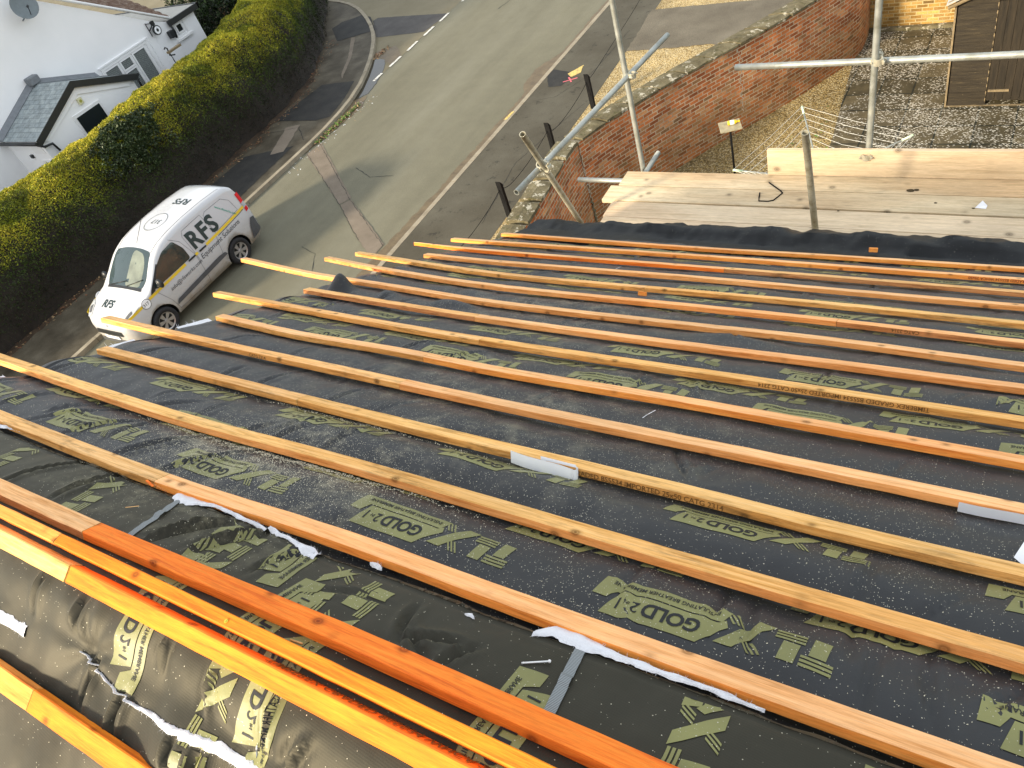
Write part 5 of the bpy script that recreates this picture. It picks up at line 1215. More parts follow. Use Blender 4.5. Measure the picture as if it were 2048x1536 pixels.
qs = [.280-.28*i/34 for i in range(0, 34)]+[-.0-.5*i/56 for i in range(1, 57)]
us4 = list(np.arange(-3.2, .5, .0095))+list(np.arange(.55, 8, .15))
def back_edge(u): return -.19-.02*nz(u*3, 4)
V = []; F = []
for q_ in [1.0]+list(range(len(qs))):
    for u in us4:
        if q_ == 1.0: q = edgeF(u)-RIDGE_S; V.append(ridge_pt(u, q, rw(u, q)-.004))
        else: q = qs[q_]; V.append(ridge_pt(u, q, rw(u, q)))
nu = len(us4); F = [(j*nu+i, j*nu+i+1, (j+1)*nu+i+1, (j+1)*nu+i) for j in range(len(qs)) for i in range(nu-1)]; MI = [0]*len(F)
rwg = grid_fn(us4, qs[::-1], rw)
def put_logo(cu, cq, ang, sgn=1, maxq=.27):
    ca, sa = cos(ang), sin(ang)
    for grp, mi, up_ in ((LP, 1, .0014), (LD, 2, .0026)):
        for g_ in grp:
            pts = [(cu+x*ca-y*sa, cq-(x*sa+y*ca) if sgn > 0 else cq-(x*sa+y*ca)) for x, y in g_[0]]; ok = [-.49 < q < maxq and -3.19 < u < 2 for u, q in pts]
            b = len(V); V.extend(ridge_pt(u, q, rwg(u, q)+up_) for u, q in pts)
            for f in g_[1]:
                if all(ok[i] for i in f): F.append([b+i for i in f]); MI.append(mi)
# logos on the ridge sheet run across the ridge and along the lap
for u_, q_, a_ in ((-.31, .045, -pi/2-.06), (-1.11, .085, -pi/2-.12), (-1.46, .09, -pi/2-.1), (-1.22, .60, pi/2-.1), (-1.95, .08, -pi/2-.2), (-2.4, .1, -pi/2-.2), (.05, .6, pi/2),
      (-1.17, -.27, -pi/2+.05), (-1.33, .265, pi/2+.05), (-.93, .25, pi/2+.08), (-.6, -.28, -pi/2)): put_logo(u_, q_, a_)
for f in F: f.reverse() if isinstance(f, list) else None
k = NT('ridge_membrane_surface', .6, .4); w = k.co(); c = k.ramp(k.noise(w, 3.5, 6, .6), [(.3, (.010, .0104, .0102)), (.7, (.017, .0172, .0162))]); c = dust(k, c, .05, .3); k.color(c)
wvx = k.new('ShaderNodeTexWave'); k.l(k.co(rot=(0, 0, .1)), wvx.inputs['Vector']); wvx.inputs['Scale'].default_value = 70; wvx.bands_direction = 'X'
wvy = k.new('ShaderNodeTexWave'); k.l(k.co(rot=(0, 0, .1)), wvy.inputs['Vector']); wvy.inputs['Scale'].default_value = 70; wvy.bands_direction = 'Y'
k.bump(k.math('ADD', k.math('MULTIPLY', k.math('ADD', wvx.outputs['Fac'], wvy.outputs['Fac']), .12), k.noise(w, 25, 4)), .16, .003)
k.b.inputs['Specular Tint'].default_value = (1, .9, .6, 1); k.b.inputs['Sheen Weight'].default_value = .12; k.b.inputs['Sheen Roughness'].default_value = .5; k.b.inputs['Sheen Tint'].default_value = (1, .92, .6, 1)
M_ridge = k.m
pymesh('membrane_sheet', V, F, [M_ridge, M_print, M_dk], rdg, True, MI)
# rest of the back slope
V = []; us5 = list(np.arange(-3.2, 8, .1)); ssb = list(np.arange(.42, 5.0, .1))
bk_ = thing('rear_roofing_membrane', tuple(PB(-1, 2)), 'black membrane on the far side slope below the ridge, behind the nearest batten', 'roof membrane')
V = [PB(u, s, .004+.01*nz(u*3, s*3, 2)) for s in ssb for u in us5]; nu = len(us5)
pymesh('membrane_sheet', V, [(j*nu+i, j*nu+i+1, (j+1)*nu+i+1, (j+1)*nu+i) for j in range(len(ssb)-1) for i in range(nu-1)], M_ridge, bk_, True)

# ---- white wadding showing at torn laps
def wadding(name, pth, wid, fn, label, seed, h=.007, group='white wadding showing at the torn laps'):
    rnd = random.Random(seed); pp = dens(pth, .006); V = []; F = []; n_ = len(pp); K = 7
    for i, p in enumerate(pp):
        t = i/(n_-1); w_ = wid(t)*(1+.6*nz(p[0]*22, seed)+.45*nz(p[0]*80, seed)); 
        for j in range(K):
            a = j/(K-1)*2-1; V.append(fn(p[0], p[1]+(a*w_*.5 if a < 0 else a*wid(t)*.5)+.0015*nz(p[0]*60, j, seed), h*(1-a*a)**.5*(.7+.6*nz(p[0]*30, j*.8, seed))+.001))
    for i in range(n_-1):
        for j in range(K-1): b = i*K+j; F.append((b, b+1, b+K+1, b+K))
    for _ in range(int(n_*2.5)):   # loose fibres
        i = rnd.randrange(n_); p = pp[i]; w_ = wid(i/(n_-1)); a = rnd.choice((-1, 1)); q0 = fn(p[0], p[1]+a*w_*.45, h*.3)
        q1 = fn(p[0]+rnd.gauss(0, .004), p[1]+a*(w_*.48+abs(rnd.gauss(0, .003))), h*rnd.uniform(.0, 1.3)); b = len(V); d = Vector((.0004, 0, 0)); V += [q0-d, q0+d, q1]; F.append((b, b+1, b+2))
    o = pymesh(name, V, F, M_wool, None, True); tag(o, label, 'insulation', group); return o
rq = lambda u, s, w: ridge_pt(u, s-RIDGE_S, rw(u, min(.29, s-RIDGE_S))+w)
wadding('insulation_wadding', [(-1.73, 1.035), (-1.66, 1.03), (-1.58, 1.045), (-1.45, 1.032), (-1.3, 1.03), (-1.19, 1.012)], lambda t: .012+.028*math.exp(-((t-.08)/.1)**2)+.022*math.exp(-((t-.95)/.06)**2), rq, 'white torn wadding strip left of centre, between the grey strap and the second batten', 1)
wadding('insulation_wadding', [(-.625, 1.02), (-.59, 1.055), (-.53, 1.045), (-.44, 1.037), (-.36, 1.04), (-.27, 1.045), (-.2, 1.04)], lambda t: .004+.042*math.exp(-((t-.16)/.16)**2)+.013*math.exp(-((t-.5)/.3)**2)+.010*math.exp(-((t-.86)/.04)**2), rq, 'long white torn wadding strip at lower centre right, ending beside the printed G', 2)
wadding('insulation_wadding', [(-2.72, 1.04), (-2.6, 1.06), (-2.42, 1.06), (-2.3, 1.075)], lambda t: .018*(1-.6*t), rq, 'white wadding strip at the left picture edge beneath the long batten', 3)
for i, (u, s, r, lab) in enumerate(((-2.03, 1.065, .012, 'small white wadding tuft under the middle of the left long batten'), (-1.86, 1.055, .016, 'white wadding tuft beside the wood splinters left of the batten joint'), (-.762, 1.006, .008, 'lone white fluff speck on black membrane at lower centre'), (-1.04, 1.045, .012, 'pinkish white fibre wisp by the printed X on the ridge sheet'), (-2.15, 1.06, .01, 'tiny white tuft at the fold shadow on the far left'))):
    wadding('insulation_wadding', [(u-r*1.6, s), (u, s+.003), (u+r*1.6, s-.004)], lambda t, r=r: r*sin(pi*min(1, max(.02, t)))*1.4, rq, lab, 10+i, h=r*.7)
rb = lambda u, s, w: ridge_pt(u, -s, rw(u, -s)+w)
wadding('insulation_wadding', [(-1.55, .175), (-1.48, .192), (-1.41, .203), (-1.33, .214), (-1.21, .205), (-1.08, .196), (-1.0, .207), (-.9, .22)], lambda t: .003+.034*max(0, t-.25)*1.2, rb, 'white wadding seam widening along the sunlit ridge sheet at the bottom left', 4)
wadding('insulation_wadding', [(-1.95, .175), (-1.86, .195), (-1.75, .198)], lambda t: .026, rb, 'white wadding flap at the left edge of the sunlit ridge sheet', 5)
wadding('insulation_wadding', [(-1.0, .185), (-1.005, .172), (-1.0, .16)], lambda t: .004, rb, 'short white thread at the pucker beside the lower wadding seam', 6, h=.004)
# along the verge, loose wadding pokes out from under the sheet
vg = lambda u, s, w: P(u, s, -.02+w)
for (s0_, s1_, e, lab) in ((2.12, 2.3, .02, 'wispy white fibres at the roof verge beside the front van wheel'), (1.76, 1.9, .03, 'white wadding edge at the verge by the van bumper'), (1.28, 1.34, .03, 'white wadding scrap at the verge on the left picture edge')):
    rnd = random.Random(int(s0_*100)); V = []; F = []; n_ = 26
    for i in range(n_):
        s = s0_+(s1_-s0_)*i/(n_-1); w_ = e*(.5+.8*abs(nz(s*30, 2))); V += [P(-3.235, s, -.012), P(-3.26-w_*.5, s, -.004), P(-3.27-w_, s, -.02)]
    for i in range(n_-1):
        for j in range(2): b = 3*i+j; F.append((b, b+1, b+4, b+3))
    for _ in range(14):
        s = rnd.uniform(s0_, s1_); b = len(V); q = P(-3.27, s, -.005); V += [q, q+D*.0025, P(-3.275-abs(rnd.gauss(0, .012)), s+rnd.gauss(0, .012), rnd.uniform(-.02, .015))]; F.append((b, b+1, b+2))
    o = pymesh('insulation_wadding', V, F, M_wool, None, True); tag(o, lab, 'insulation', 'white wadding showing at the torn laps')

# grey woven straps crossing the lap
for i, ((ua, sa_), (ub, sb_), lab) in enumerate((((-.527, 1.02), (-.500, .845), 'grey woven strap below the wadding at lower centre'), ((-1.70, 1.035), (-1.64, .845), 'grey woven strap beside the left wadding strip'))):
    V = []; F = []; n_ = 24; W_ = .0105
    for j in range(n_+1):
        t = j/n_; u, s = ua+(ub-ua)*t, sa_+(sb_-sa_)*t
        for e in (-1, 1): V.append(rq(u+e*W_, s, .0035+.002*nz(t*9, e, i)+(.004 if abs(t-.45) < .05 else 0)))
    F = [(2*j, 2*j+1, 2*j+3, 2*j+2) for j in range(n_)]; o = pymesh('woven_strap', V, F, M_strap); tag(o, lab, 'strap')

# ================================================================== battens
Mfront = Matrix.Rotation(-TH, 4, 'X'); Mback = Matrix.Rotation(TH, 4, 'X')
def stamp(parent, txt, size, fn, m, name='grade_stamp', bold=.012, x0=0):
    g_ = text_geo(txt, size, bold, .12); V = [fn(x0+x, y) for x, y in g_[0]]; return pymesh(name, V, g_[1], m, parent)
def batten(u0_, u1_, sf, wood_, label, frame='front', w=.05, t=.025, lift=0.0, seed=0, edge=None, side=None, cut=0, end_m=True, group='roof battens on the slope', twist=0, stamp_=None, taper=0):
    """sf(u) -> position of the downslope edge; mesh lies in the roof's own frame with x along the batten"""
    n_ = max(2, int((min(u1_, 1.0)-u0_)/.045)); xs = list(np.linspace(u0_, min(u1_, 1.0), n_+1))
    if u1_ > 1.0: xs += list(np.linspace(1.0, u1_, 8))[1:]
    V = []; F = []; b_ = .0022; mi = []
    o_s = sf(u0_)
    fn = P if frame == 'front' else PB
    org = fn(u0_, o_s if frame == 'front' else sf(u0_), 0)
    sg = 1 if frame == 'front' else -1
    for i, u in enumerate(xs):
        e = sf(u)-o_s if frame == 'front' else -(sf(u)-o_s)
        j = .0012*nz(u*14, seed*3.1)+.0007*nz(u*45, seed); jw = .001*nz(u*11, seed*1.7, 4)
        kk = 1.0 if not taper or u > u0_+taper else max(.12, (u-u0_)/taper)
        ya, yb = e-w*kk-j, e+j*.6   # local y: from the near/up-slope edge to the far edge on the front slope
        if frame != 'front': ya, yb = e-w-j, e+j*.6
        z0, z1 = lift, lift+t+jw
        V += [(u-u0_, y, z) for y, z in ((ya+b_, z0), (yb-b_, z0), (yb, z0+b_), (yb, z1-b_), (yb-b_, z1), (ya+b_, z1), (ya, z1-b_), (ya, z0+b_))]
    for i in range(len(xs)-1):
        for k_ in range(8): a = 8*i+k_; bq = 8*i+(k_+1) % 8; F.append((a, bq, bq+8, a+8)); mi.append(2 if edge and k_ in (1, 2, 3) else 3 if side and k_ in (6, 7) else 0)  # up-slope side gets a deeper wood, part treatment, part shade painted in
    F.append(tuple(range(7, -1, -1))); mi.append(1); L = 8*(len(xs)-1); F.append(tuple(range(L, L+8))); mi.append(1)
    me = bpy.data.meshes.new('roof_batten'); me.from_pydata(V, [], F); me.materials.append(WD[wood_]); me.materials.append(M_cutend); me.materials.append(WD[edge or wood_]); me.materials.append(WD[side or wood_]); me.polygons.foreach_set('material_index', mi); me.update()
    o = bpy.data.objects.new('roof_batten', me); C.objects.link(o); o.matrix_world = Matrix.Translation(org) @ (Mfront if frame == 'front' else Mback)
    tag(o, label, 'batten', group)
    if stamp_:
        txt, size, us_, flip, m_, face = stamp_; e0 = lambda u: (sf(u)-o_s)*sg
        def tf(x, y):
            if face == 'near':   # up-slope side
                u = us_+x if not flip else us_-x; z = lift+.004+y if not flip else lift+.021-y
                return (u-u0_, e0(u)-w-.0022, z)
            u = us_+x; return (u-u0_, e0(u)+.002, lift+.004+y)
        g_ = text_geo(txt, size, .008, .1); me2 = bpy.data.meshes.new('grade_stamp'); me2.from_pydata([tf(x, y) for x, y in g_[0]], [], g_[1]); me2.materials.append(m_)
        c_ = bpy.data.objects.new('grade_stamp', me2); C.objects.link(c_); c_.parent = o
    return o
R = lambda k: (lambda u: row_s(k, u))
ordn = ['first', 'second', 'third', 'fourth', 'fifth', 'sixth', 'seventh', 'eighth', 'ninth', 'tenth', 'eleventh', 'twelfth', 'thirteenth', 'fourteenth']
lb_ = lambda k, extra: '%s roof batten up from the eave, %s' % (ordn[k], extra)
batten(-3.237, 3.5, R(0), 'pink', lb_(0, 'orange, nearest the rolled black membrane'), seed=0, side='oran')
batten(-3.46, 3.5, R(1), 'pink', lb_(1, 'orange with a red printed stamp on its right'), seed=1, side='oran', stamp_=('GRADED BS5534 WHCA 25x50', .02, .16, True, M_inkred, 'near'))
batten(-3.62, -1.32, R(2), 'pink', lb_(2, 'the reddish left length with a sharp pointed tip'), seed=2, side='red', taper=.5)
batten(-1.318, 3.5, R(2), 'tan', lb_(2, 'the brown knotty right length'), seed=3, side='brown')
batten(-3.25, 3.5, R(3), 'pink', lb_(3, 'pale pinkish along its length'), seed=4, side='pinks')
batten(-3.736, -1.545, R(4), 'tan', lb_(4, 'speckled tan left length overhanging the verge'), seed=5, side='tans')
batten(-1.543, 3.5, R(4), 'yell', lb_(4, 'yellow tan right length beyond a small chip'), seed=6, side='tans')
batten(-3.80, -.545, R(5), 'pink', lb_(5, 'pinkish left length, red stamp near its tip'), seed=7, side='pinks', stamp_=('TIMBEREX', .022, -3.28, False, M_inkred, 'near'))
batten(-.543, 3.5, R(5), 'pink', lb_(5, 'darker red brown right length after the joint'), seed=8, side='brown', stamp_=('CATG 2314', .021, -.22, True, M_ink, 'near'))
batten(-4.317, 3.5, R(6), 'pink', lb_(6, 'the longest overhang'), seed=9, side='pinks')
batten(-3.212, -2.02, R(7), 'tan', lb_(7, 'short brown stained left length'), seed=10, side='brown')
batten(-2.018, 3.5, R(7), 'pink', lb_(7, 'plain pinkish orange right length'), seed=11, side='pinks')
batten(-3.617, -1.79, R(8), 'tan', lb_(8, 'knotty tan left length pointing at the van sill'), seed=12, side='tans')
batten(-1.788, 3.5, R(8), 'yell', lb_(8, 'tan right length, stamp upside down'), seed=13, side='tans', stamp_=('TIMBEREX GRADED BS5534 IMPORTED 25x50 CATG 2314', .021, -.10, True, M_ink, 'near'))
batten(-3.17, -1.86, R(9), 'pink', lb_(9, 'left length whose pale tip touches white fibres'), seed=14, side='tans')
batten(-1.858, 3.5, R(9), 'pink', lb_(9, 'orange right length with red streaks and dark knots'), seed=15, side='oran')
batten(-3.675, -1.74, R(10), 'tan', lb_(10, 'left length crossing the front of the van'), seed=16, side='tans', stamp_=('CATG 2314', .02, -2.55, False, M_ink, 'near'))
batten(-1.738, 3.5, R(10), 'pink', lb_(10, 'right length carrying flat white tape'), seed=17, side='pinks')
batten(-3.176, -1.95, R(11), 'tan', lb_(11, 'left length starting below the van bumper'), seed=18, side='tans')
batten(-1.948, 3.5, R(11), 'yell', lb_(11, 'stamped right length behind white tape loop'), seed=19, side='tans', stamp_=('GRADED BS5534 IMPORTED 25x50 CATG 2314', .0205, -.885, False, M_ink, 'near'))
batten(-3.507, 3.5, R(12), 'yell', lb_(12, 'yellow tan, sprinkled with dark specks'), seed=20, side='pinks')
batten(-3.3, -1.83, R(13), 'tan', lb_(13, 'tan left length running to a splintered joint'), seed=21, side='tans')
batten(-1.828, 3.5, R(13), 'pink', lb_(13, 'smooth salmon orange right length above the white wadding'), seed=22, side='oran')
# pair at the head of the near slope and the two on the far slope
s14 = lambda u: ip(u, [-2.6, -1.72, -.93, 1], [.829, .83, .846, .845])
batten(-3.4, -1.724, s14, 'pink', 'pale salmon left length of the thick uppermost front batten, ending at a butt joint', lift=.010, seed=23, side='brown')
batten(-1.722, 3.5, s14, 'red', 'vivid red orange right length of the uppermost front batten', lift=.010, seed=24, side='red')
zr = rz+.028
def flatbatten(u0_, u1_, wood_, label, seed):
    n_ = int((min(u1_, 1)-u0_)/.05); xs = list(np.linspace(u0_, min(u1_, 1), n_)); xs += ([u1_] if u1_ > 1 else []); V = []; F = []; mi = []; b_ = .002; zj = 0
    for u in xs:
        j = .0012*nz(u*14, seed); V += [(u-u0_, y, z) for y, z in ((.204+b_, 0), (.231-b_, 0), (.231+j, b_), (.231+j, .028-b_), (.231-b_, .028), (.204+b_, .028), (.204-j, .028-b_), (.204-j, b_))]
    for i in range(len(xs)-1):
        for k_ in range(8): a = 8*i+k_; bq = 8*i+(k_+1) % 8; F.append((a, bq, bq+8, a+8)); mi.append(0)
    F.append(tuple(range(7, -1, -1))); mi.append(1); L = 8*(len(xs)-1); F.append(tuple(range(L, L+8))); mi.append(1)
    me = bpy.data.meshes.new('roof_batten'); me.from_pydata(V, [], F); me.materials.append(WD[wood_]); me.materials.append(M_cutend); me.polygons.foreach_set('material_index', mi); me.update()
    o = bpy.data.objects.new('roof_batten', me); C.objects.link(o); o.location = (u0_, 0, rz+.002); return tag(o, label, 'batten', 'roof battens on the slope')
flatbatten(-3.3, -1.757, 'oran', 'orange left length of the batten lying along the ridge', 31)
flatbatten(-1.753, 3.5, 'gold', 'golden orange right length of the batten along the ridge, with a yellow screw', 32)
sb16 = lambda u: ip(u, [-3, -1.65, -.8, 1], [.012, .013, .012, .012]); sb17 = lambda u: ip(u, [-3, -1.2, 1], [.277, .28, .28])
batten(-3.2, -1.652, sb16, 'yell', 'tan left length of the sunlit batten just over the ridge', frame='back', w=.040, t=.034, lift=.004, seed=25)
batten(-1.645, 3.5, sb16, 'gold', 'sunlit golden batten just over the ridge, stamped TIMBEREX GRADED in black on red', frame='back', w=.040, t=.034, lift=.004, seed=26, edge='red', stamp_=('TIMBEREX GRADED BS5534 WHCA 25x50 CATG 2314', .030, -1.02, False, M_ink, 'far'))
batten(-3.2, -1.622, sb17, 'oran', 'orange left length of the bottom left corner batten', frame='back', w=.048, lift=.012, seed=27)
batten(-1.619, 3.5, sb17, 'gold', 'bright yellow right length of the bottom left corner batten', frame='back', w=.048, lift=.012, seed=28)
for i in range(2, 8):
    batten(-3.3, 3.5, lambda u, i=i: .28+.3*(i-1), 'yell', ordn[i-2]+' batten further down the rear slope from the bottom left corner batten', frame='back', w=.05, lift=.008, seed=30+i, group='battens lower on the rear slope')

# ---- loose bits on the roof
def ribbon(name, pts, up_, w, m, label, cat, group=None):
    V = []; 
    for p in pts: V += [Vector(p), Vector(p)+Vector(up_)*w]
    F = [(2*i, 2*i+1, 2*i+3, 2*i+2) for i in range(len(pts)-1)]; o = pymesh(name, V, F, m, None, True); tag(o, label, cat, group); return o
pts = []
for t in np.linspace(0, 1, 14): u = -1.075+t*.205; pts.append(P(u, row_s(11, u)-.058-.014*t-.004*sin(t*6), -.004-.006*t))
for a in np.linspace(-pi/2, pi/2, 8): pts.append(P(-.870+.010*cos(a), row_s(11, -.87)-.062+.010*sin(a), -.010))
for t in np.linspace(0, 1, 8): u = -.872-t*.11; pts.append(P(u, row_s(11, u)-.050, -.006+.002*t))
ribbon('white_tape', pts, N, .038, M_paper, 'looped strip of white tape against the twelfth batten, left of its stamp', 'tape')
pts = [P(u, row_s(10, u)-.055-.003*sin(u*30), -.006) for u in np.linspace(.018, .34, 16)]
ribbon('white_tape', pts, (N*1.0-D*.25).normalized(), .030, M_paper, 'flat white tape stuck along the eleventh batten at the right picture edge', 'tape')
def scrap(name, pts, m, label, cat, fn=P, w=.006, th=.001, group=None):
    V = [fn(u, s, (mem_w(u, s) if fn is P else 0)+w+h) for u, s, h in pts]; o = pymesh(name, V, [tuple(range(len(V)))], m); tag(o, label, cat, group); return o
scrap('white_scrap', [(.135, 1.765, 0), (.15, 1.80, .02), (.185, 1.81, .03), (.19, 1.745, .015), (.165, 1.73, 0)], M_paper, 'torn white scrap on the membrane at the right picture edge', 'scrap')
def bit(name, c_, size, rot, m, label, cat):
    bm = bmesh.new(); box(bm, tuple(-x/2 for x in size), tuple(x/2 for x in size), Matrix.Translation(c_) @ Mfront @ Matrix.Rotation(rot, 4, 'Z'), .001); o = bake(bm, name, m); tag(o, label, cat); return o
bit('wood_offcut', P(-.66, 5.25, .03), (.05, .03, .025), .2, WD['oran'], 'small orange batten offcut lying against the eaves roll', 'offcut')
bit('wood_offcut', P(-1.515, 3.62, .012), (.045, .012, .025), .0, WD['oran'], 'small wooden chip pushed under the fifth batten', 'offcut')
o = bit('wood_splinter', P(-1.835, 1.03, .02), (.05, .007, .003), -.25, WD['red'], 'reddish wood splinter at the joint left of centre', 'splinter')
bit('wood_splinter', P(-1.79, 1.03, .018), (.075, .002, .002), -.15, WD['brown'], 'thin dark splinter beside the reddish one at the joint', 'splinter')
bit('wood_splinter', P(-1.76, .93, .018), (.034, .002, .002), .75, WD['tan'], 'tiny tan sliver on the ridge sheet left of the grey strap', 'splinter')
bit('wood_splinter', P(-1.0, .775, .014), (.03, .004, .003), .1, WD['tan'], 'short sliver in the gap between the two ridge battens', 'splinter')
bm = bmesh.new(); a, b = P(-.60, .935, .018), P(-.558, .962, .02); tube(bm, [a, b], .0016, 8); bmesh.ops.create_uvsphere(bm, u_segments=8, v_segments=6, radius=.0032, matrix=Matrix.Translation(b)); o = bake(bm, 'clout_nail', M_upvc, None, True); tag(o, 'pale nail lying on the ridge sheet left of the grey strap', 'nail')
bm = bmesh.new(); cc = Vector((-1.148, .214, rz+.030)); bmesh.ops.create_cone(bm, cap_ends=True, segments=14, radius1=.0045, radius2=.0045, depth=.003, matrix=Matrix.Translation(cc)); box(bm, cc-Vector((.001, .003, -.001)), cc+Vector((.001, .003, .0022))); o = bake(bm, 'screw', plain('yellow_zinc', (.6, .5, .05), .35, metal=.5)); tag(o, 'yellow screw head in the ridge batten', 'screw')
# chalk-like score marks on the membrane
for i, (a, b, wd, lab) in enumerate((((-.868, 2.215), (-.872, 2.115), .0045, 'short white scrape down the slope between the tenth and eleventh battens'), ((-1.36, 2.02), (-1.5, 2.025), .004, 'white scrape line near the sawdust at picture centre'), ((-1.92, 4.17), (-1.925, 4.26), .006, 'white vertical scrape between the third and fourth battens'))):
    V = []; n_ = 14
    for j in range(n_+1):
        t = j/n_; u, s = a[0]+(b[0]-a[0])*t, a[1]+(b[1]-a[1])*t; d = Vector((b[0]-a[0], b[1]-a[1])).normalized(); e = wd*.5*(.4+abs(nz(t*9, i)))
        for sg in (-1, 1): uu, s2 = u-d.y*e*sg, s+d.x*e*sg; V.append(P(uu, s2, mem_w(uu, s2)+.0022))
    o = pymesh('sawdust_line', V, [(2*j, 2*j+1, 2*j+3, 2*j+2) for j in range(n_)], M_paper); tag(o, lab, 'scrape')
# individual curls and chips of sawdust sitting on the sheet
rnd = random.Random(77); V = []; F = []
M_saw = plain('sawdust', (.62, .57, .42), .9, var=.25, scale=90)
for i in range(12000):
    r_ = rnd.random()
    if r_ < .45: u, s = rnd.gauss(-1.72, .3), rnd.gauss(1.32, .1)
    elif r_ < .55: u, s = rnd.gauss(-1.7, .3), rnd.gauss(3.2, .2)
    else: u, s = rnd.uniform(-3.1, .5), 1.12+3.8*rnd.random()**1.7
    if not (-3.15 < u < .6 and 1.06 < s < 5): continue
    p = P(u, s, mem_w(u, s)+.001); L = rnd.uniform(.0005, .0014); a = rnd.uniform(0, pi); d = (Vector((1, 0, 0))*cos(a)+D*sin(a))*L; e = (D*cos(a)-Vector((1, 0, 0))*sin(a))*L*.5
    b = len(V); V += [p-d-e, p+d-e, p+d+e+N*L, p-d+e]; F.append((b, b+1, b+2, b+3))
for i in range(2500):   # drift caught against the thirteenth and twelfth battens
    k_ = rnd.choice((12, 12, 12, 11)); u = rnd.gauss(-1.7, .28) if k_ == 12 else rnd.gauss(-1.7, .4); s = row_s(k_, u)-.05-abs(rnd.gauss(0, .012)) if rnd.random() < .7 else row_s(k_, u)+abs(rnd.gauss(0, .01))
    p = P(u, s, mem_w(u, s)+.002+rnd.random()*.004); L = rnd.uniform(.0006, .0018); a = rnd.uniform(0, pi); d = (Vector((1, 0, 0))*cos(a)+D*sin(a))*L; e = (D*cos(a)-Vector((1, 0, 0))*sin(a))*L*.6
    b = len(V); V += [p-d-e, p+d-e, p+d+e+N*L, p-d+e]; F.append((b, b+1, b+2, b+3))
o = pymesh('sawdust', V, F, M_saw); tag(o, 'pale sawdust and chips scattered over the black membrane', kind='stuff')

# ================================================================== scaffold
def cz(p): return (p[0], p[1], p[2]+8.61)
def pole(p, q, label, m=None, group='scaffold tubes', hollow=True):
    bm = bmesh.new(); p, q = Vector(cz(p)), Vector(cz(q)); n_ = max(2, int((p-q).length/.4)); pts = [p.lerp(q, i/n_) for i in range(n_+1)]
    tube(bm, pts, .0242, 20, hollow=hollow); o = bake(bm, 'scaffold_tube', m or M_tube); tag(o, label, 'scaffold tube', group); return o
pole((-3.0, 5.95, 0.6), (-2.985, 5.95, -8.58), 'upright pale scaffold tube standing at the left end of the boards')
pole((-.90, 5.85, 0.6), (-1.10, 5.85, -8.58), 'upright scaffold tube outside the toe board at upper right')
pole((-2.016, 5.905, -2.90), (4.2, 5.905, -2.93), 'horizontal guard rail tube running off the right picture edge')
pole((-3.69, 5.9, -3.985), (4.2, 5.9, -3.99), 'low ledger tube poking out left of the boards')
pole((-3.175, 4.176, -2.95), (-2.887, 6.701, -2.95), 'bluish grey end rail tube rising diagonally across the brick wall')
pole((-3.035, 4.27, -2.515), (-3.24, 5.07, -3.93), 'weathered leaning tube with an open end, clipped to the end rail', M_tube2)
pole((-1.197, 4.75, -2.80), (-1.20, 5.03, -3.86), 'rusty open-ended tube rising from behind the eaves roll between the boards', M_tube2)
pole((-3.46, 4.6, -3.60), (-1.0, 4.62, -3.60), 'pale tube end showing beneath the left end of the eaves roll')
pole((-2.93, 6.2, -3.86), (-2.93, 4.2, -3.86), 'short transom tube stub beside the foot of the left upright')
pole((-.2, 6.2, -3.88), (-.2, 4.3, -3.88), 'transom tube carrying the scaffold boards on the right')
pole((2.6, 5.9, .6), (2.6, 5.9, -8.58), 'upright scaffold tube beyond the right picture edge')
def coupler(c_, ax1, ax2, label, both=True):
    c_ = Vector(cz(c_)); ax1 = Vector(ax1).normalized(); ax2 = Vector(ax2).normalized(); off = ax1.cross(ax2).normalized()
    o = thing('scaffold_coupler', tuple(c_), label, 'coupler', 'couplers clamping the scaffold tubes')
    for nm, ax, sg in (('fixed_half', ax1, -1), ('swivel_half', ax2, 1)):
        cc = c_+off*sg*.0262; bm = bmesh.new(); a = ax.orthogonal().normalized(); 
        vr = []
        for h in (-.024, .024):
            for r_ in (.026, .034): vr.append([bm.verts.new(cc+ax*h+(a*cos(t*pi/12)+ax.cross(a)*sin(t*pi/12))*r_) for t in range(24)])
        for A, B in ((0, 1), (1, 3), (3, 2), (2, 0)):
            for t in range(24): bm.faces.new((vr[A][t], vr[A][(t+1) % 24], vr[B][(t+1) % 24], vr[B][t]))
        e = ax.cross(off).normalized()
        for s in (-1, 1):
            b = cc+e*s*.042; tube(bm, [b-off*.03, b+off*.03], .007, 6); tube(bm, [b+off*.012, b+off*.026], .013, 6); vs = box(bm, (-.012, -.010, -.018), (.012, .010, .018)); 
            for v in vs: v.co = b-e*s*.012+ax*v.co.x*1.5+e*v.co.y+off*v.co.z
        bmesh.ops.recalc_face_normals(bm, faces=bm.faces[:]); bake(bm, nm, M_coupler, o)
coupler((-2.965, 5.96, -2.95), (0, 0, 1), (.114, .99, 0), 'pale coupler where the end rail crosses the left upright')
coupler((-.955, 5.875, -2.88), (0, 0, 1), (1, 0, 0), 'rusty coupler joining the guard rail to the right hand upright')
coupler((-3.1, 4.515, -2.937), (-.14, .55, -.97), (.114, .99, 0), 'pale coupler clamping the leaning tube to the end rail')
coupler((-.995, 5.80, -3.615), (0, 0, 1), (1, 0, 0), 'grey clamp on top of the toe board at the foot of the right upright')
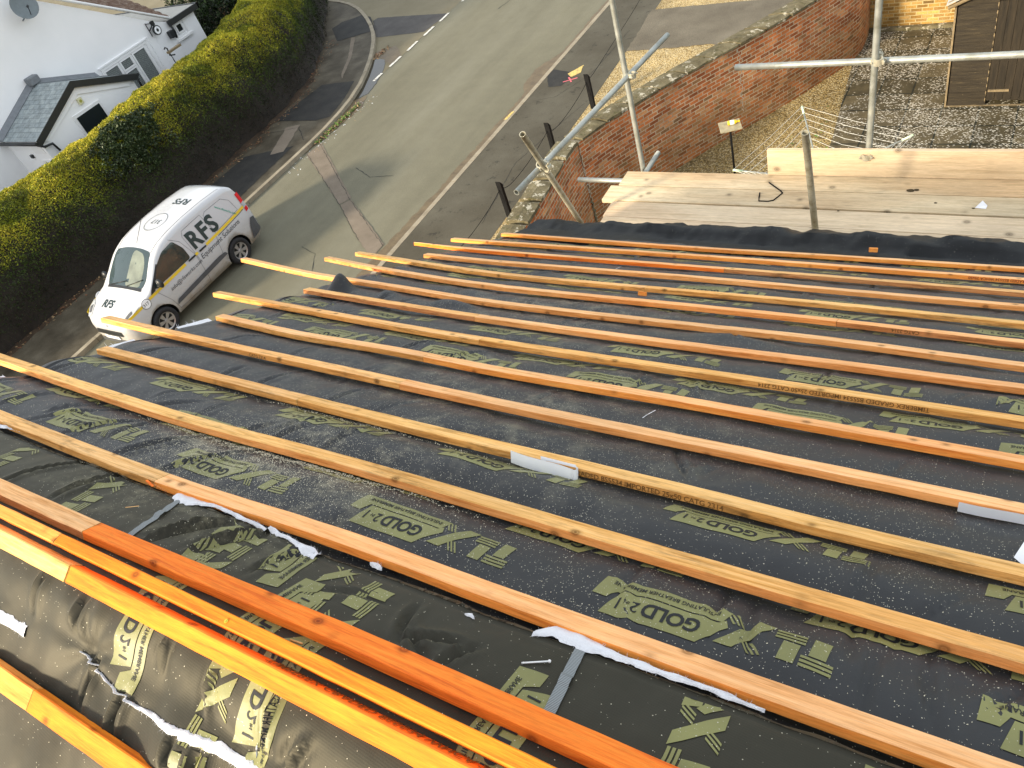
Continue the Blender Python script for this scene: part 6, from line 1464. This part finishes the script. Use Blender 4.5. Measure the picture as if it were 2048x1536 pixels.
# boards
labs = ['outermost scaffold board beneath the toe board', 'second scaffold board from the outside, under the bent black strip', 'third scaffold board from the outside, pale with a brown stain', 'innermost visible scaffold board along the eaves roll', 'scaffold board tucked under the eaves roll']
for i in range(5):
    y1_ = 5.785-i*.236; y0_ = y1_-.224; x0_ = [-3.07, -3.14, -3.03, -3.01, -2.98][i]
    m_ = [M_board, M_board, M_board2, M_board2, M_board][i]; zt_ = -3.80+[.0, .003, -.004, .002, 0][i]
    L = 3.9; bm = bmesh.new(); n_ = 30; rows = []
    for j in range(n_+1):
        x = x0_+(3.9+i*.01)*j/n_*1.75; dz = .003*nz(x*1.1, i*5); e = .002*nz(x*2, i*9, 3); ym = y0_+.06
        rows.append([bm.verts.new((x-x0_, y-y0_, z)) for y, z in ((y0_+e, -.038), (y1_+e, -.038), (y1_+e, dz-.002), (y1_+e-.003, dz), (y0_+e+.003, dz), (y0_+e, dz-.002))])
    for a, b in zip(rows, rows[1:]):
        for q in range(6): bm.faces.new((a[q], a[(q+1) % 6], b[(q+1) % 6], b[q]))
    bm.faces.new(rows[0]); bm.faces.new(rows[-1]); bmesh.ops.recalc_face_normals(bm, faces=bm.faces[:])
    o = bake(bm, 'scaffold_board', m_, loc=(x0_, y0_, zt_+8.61)); tag(o, labs[i], 'scaffold board', 'scaffold boards laid along the eave')
    bm = bmesh.new(); 
bm = bmesh.new(); box(bm, (0, -.019, 0), (6, .019, .235), None, .002); o = bake(bm, 'toe_board', M_board2, loc=(-1.765, 5.79, 8.61-3.797)); tag(o, 'pale toe board standing on edge along the outside of the scaffold', 'toe board')
bm = bmesh.new(); path = [(-1.725, 5.655, 0.003), (-1.60, 5.54, .004), (-1.575, 5.505, .006), (-1.62, 5.40, .006), (-1.66, 5.385, .004), (-1.735, 5.385, .004), (-1.745, 5.43, .004), (-1.755, 5.49, .012)]
for a, b in zip(path, path[1:]):
    a, b = Vector((a[0], a[1], a[2]+4.812)), Vector((b[0], b[1], b[2]+4.812)); tube(bm, [a, b], .0055 if b.y < 5.42 or a.y > 5.42 else .004, 6)
o = bake(bm, 'bent_strip', M_blackwood); tag(o, 'bent black metal strip lying in a hook shape on the scaffold boards', 'metal strip')
o = pymesh('white_scrap', [(-.19, 5.40, 4.818), (-.12, 5.395, 4.816), (-.115, 5.43, 4.82), (-.15, 5.455, 4.845)], [(0, 1, 2, 3)], M_paper); tag(o, 'small white paper scrap on the scaffold boards at the right', 'scrap')
rnd = random.Random(8); bm = bmesh.new(); M_mudc = plain('dried_mud', (.05, .035, .015), .95, var=.5, scale=60)
for (x, y, r, s_) in ((-.64, 5.60, .03, 1), (-.6, 5.61, .02, 1), (-.2, 5.40, .012, 1), (-1.1, 5.3, .01, 1), (-.45, 5.45, .012, 1)):
    v0 = bmesh.ops.create_uvsphere(bm, u_segments=10, v_segments=6, radius=r)['verts']
    for v in v0: v.co = Vector((x+v.co.x*(1+.4*nz(v.co.x*60, v.co.y*60)), y+v.co.y*.6*(1+.4*nz(v.co.y*60, 4)), 4.813+max(-.001, v.co.z*.3)))
o = bake(bm, 'dried_mud', M_mudc, None, True); tag(o, 'dried mud crumbs on the scaffold boards', kind='stuff')
for nm in [o for o in list(bpy.data.objects) if o.name.startswith(('txt', 'tmp'))]: bpy.data.objects.remove(nm)
for e in bpy.data.objects:
    if 'w' in e: del e['w']
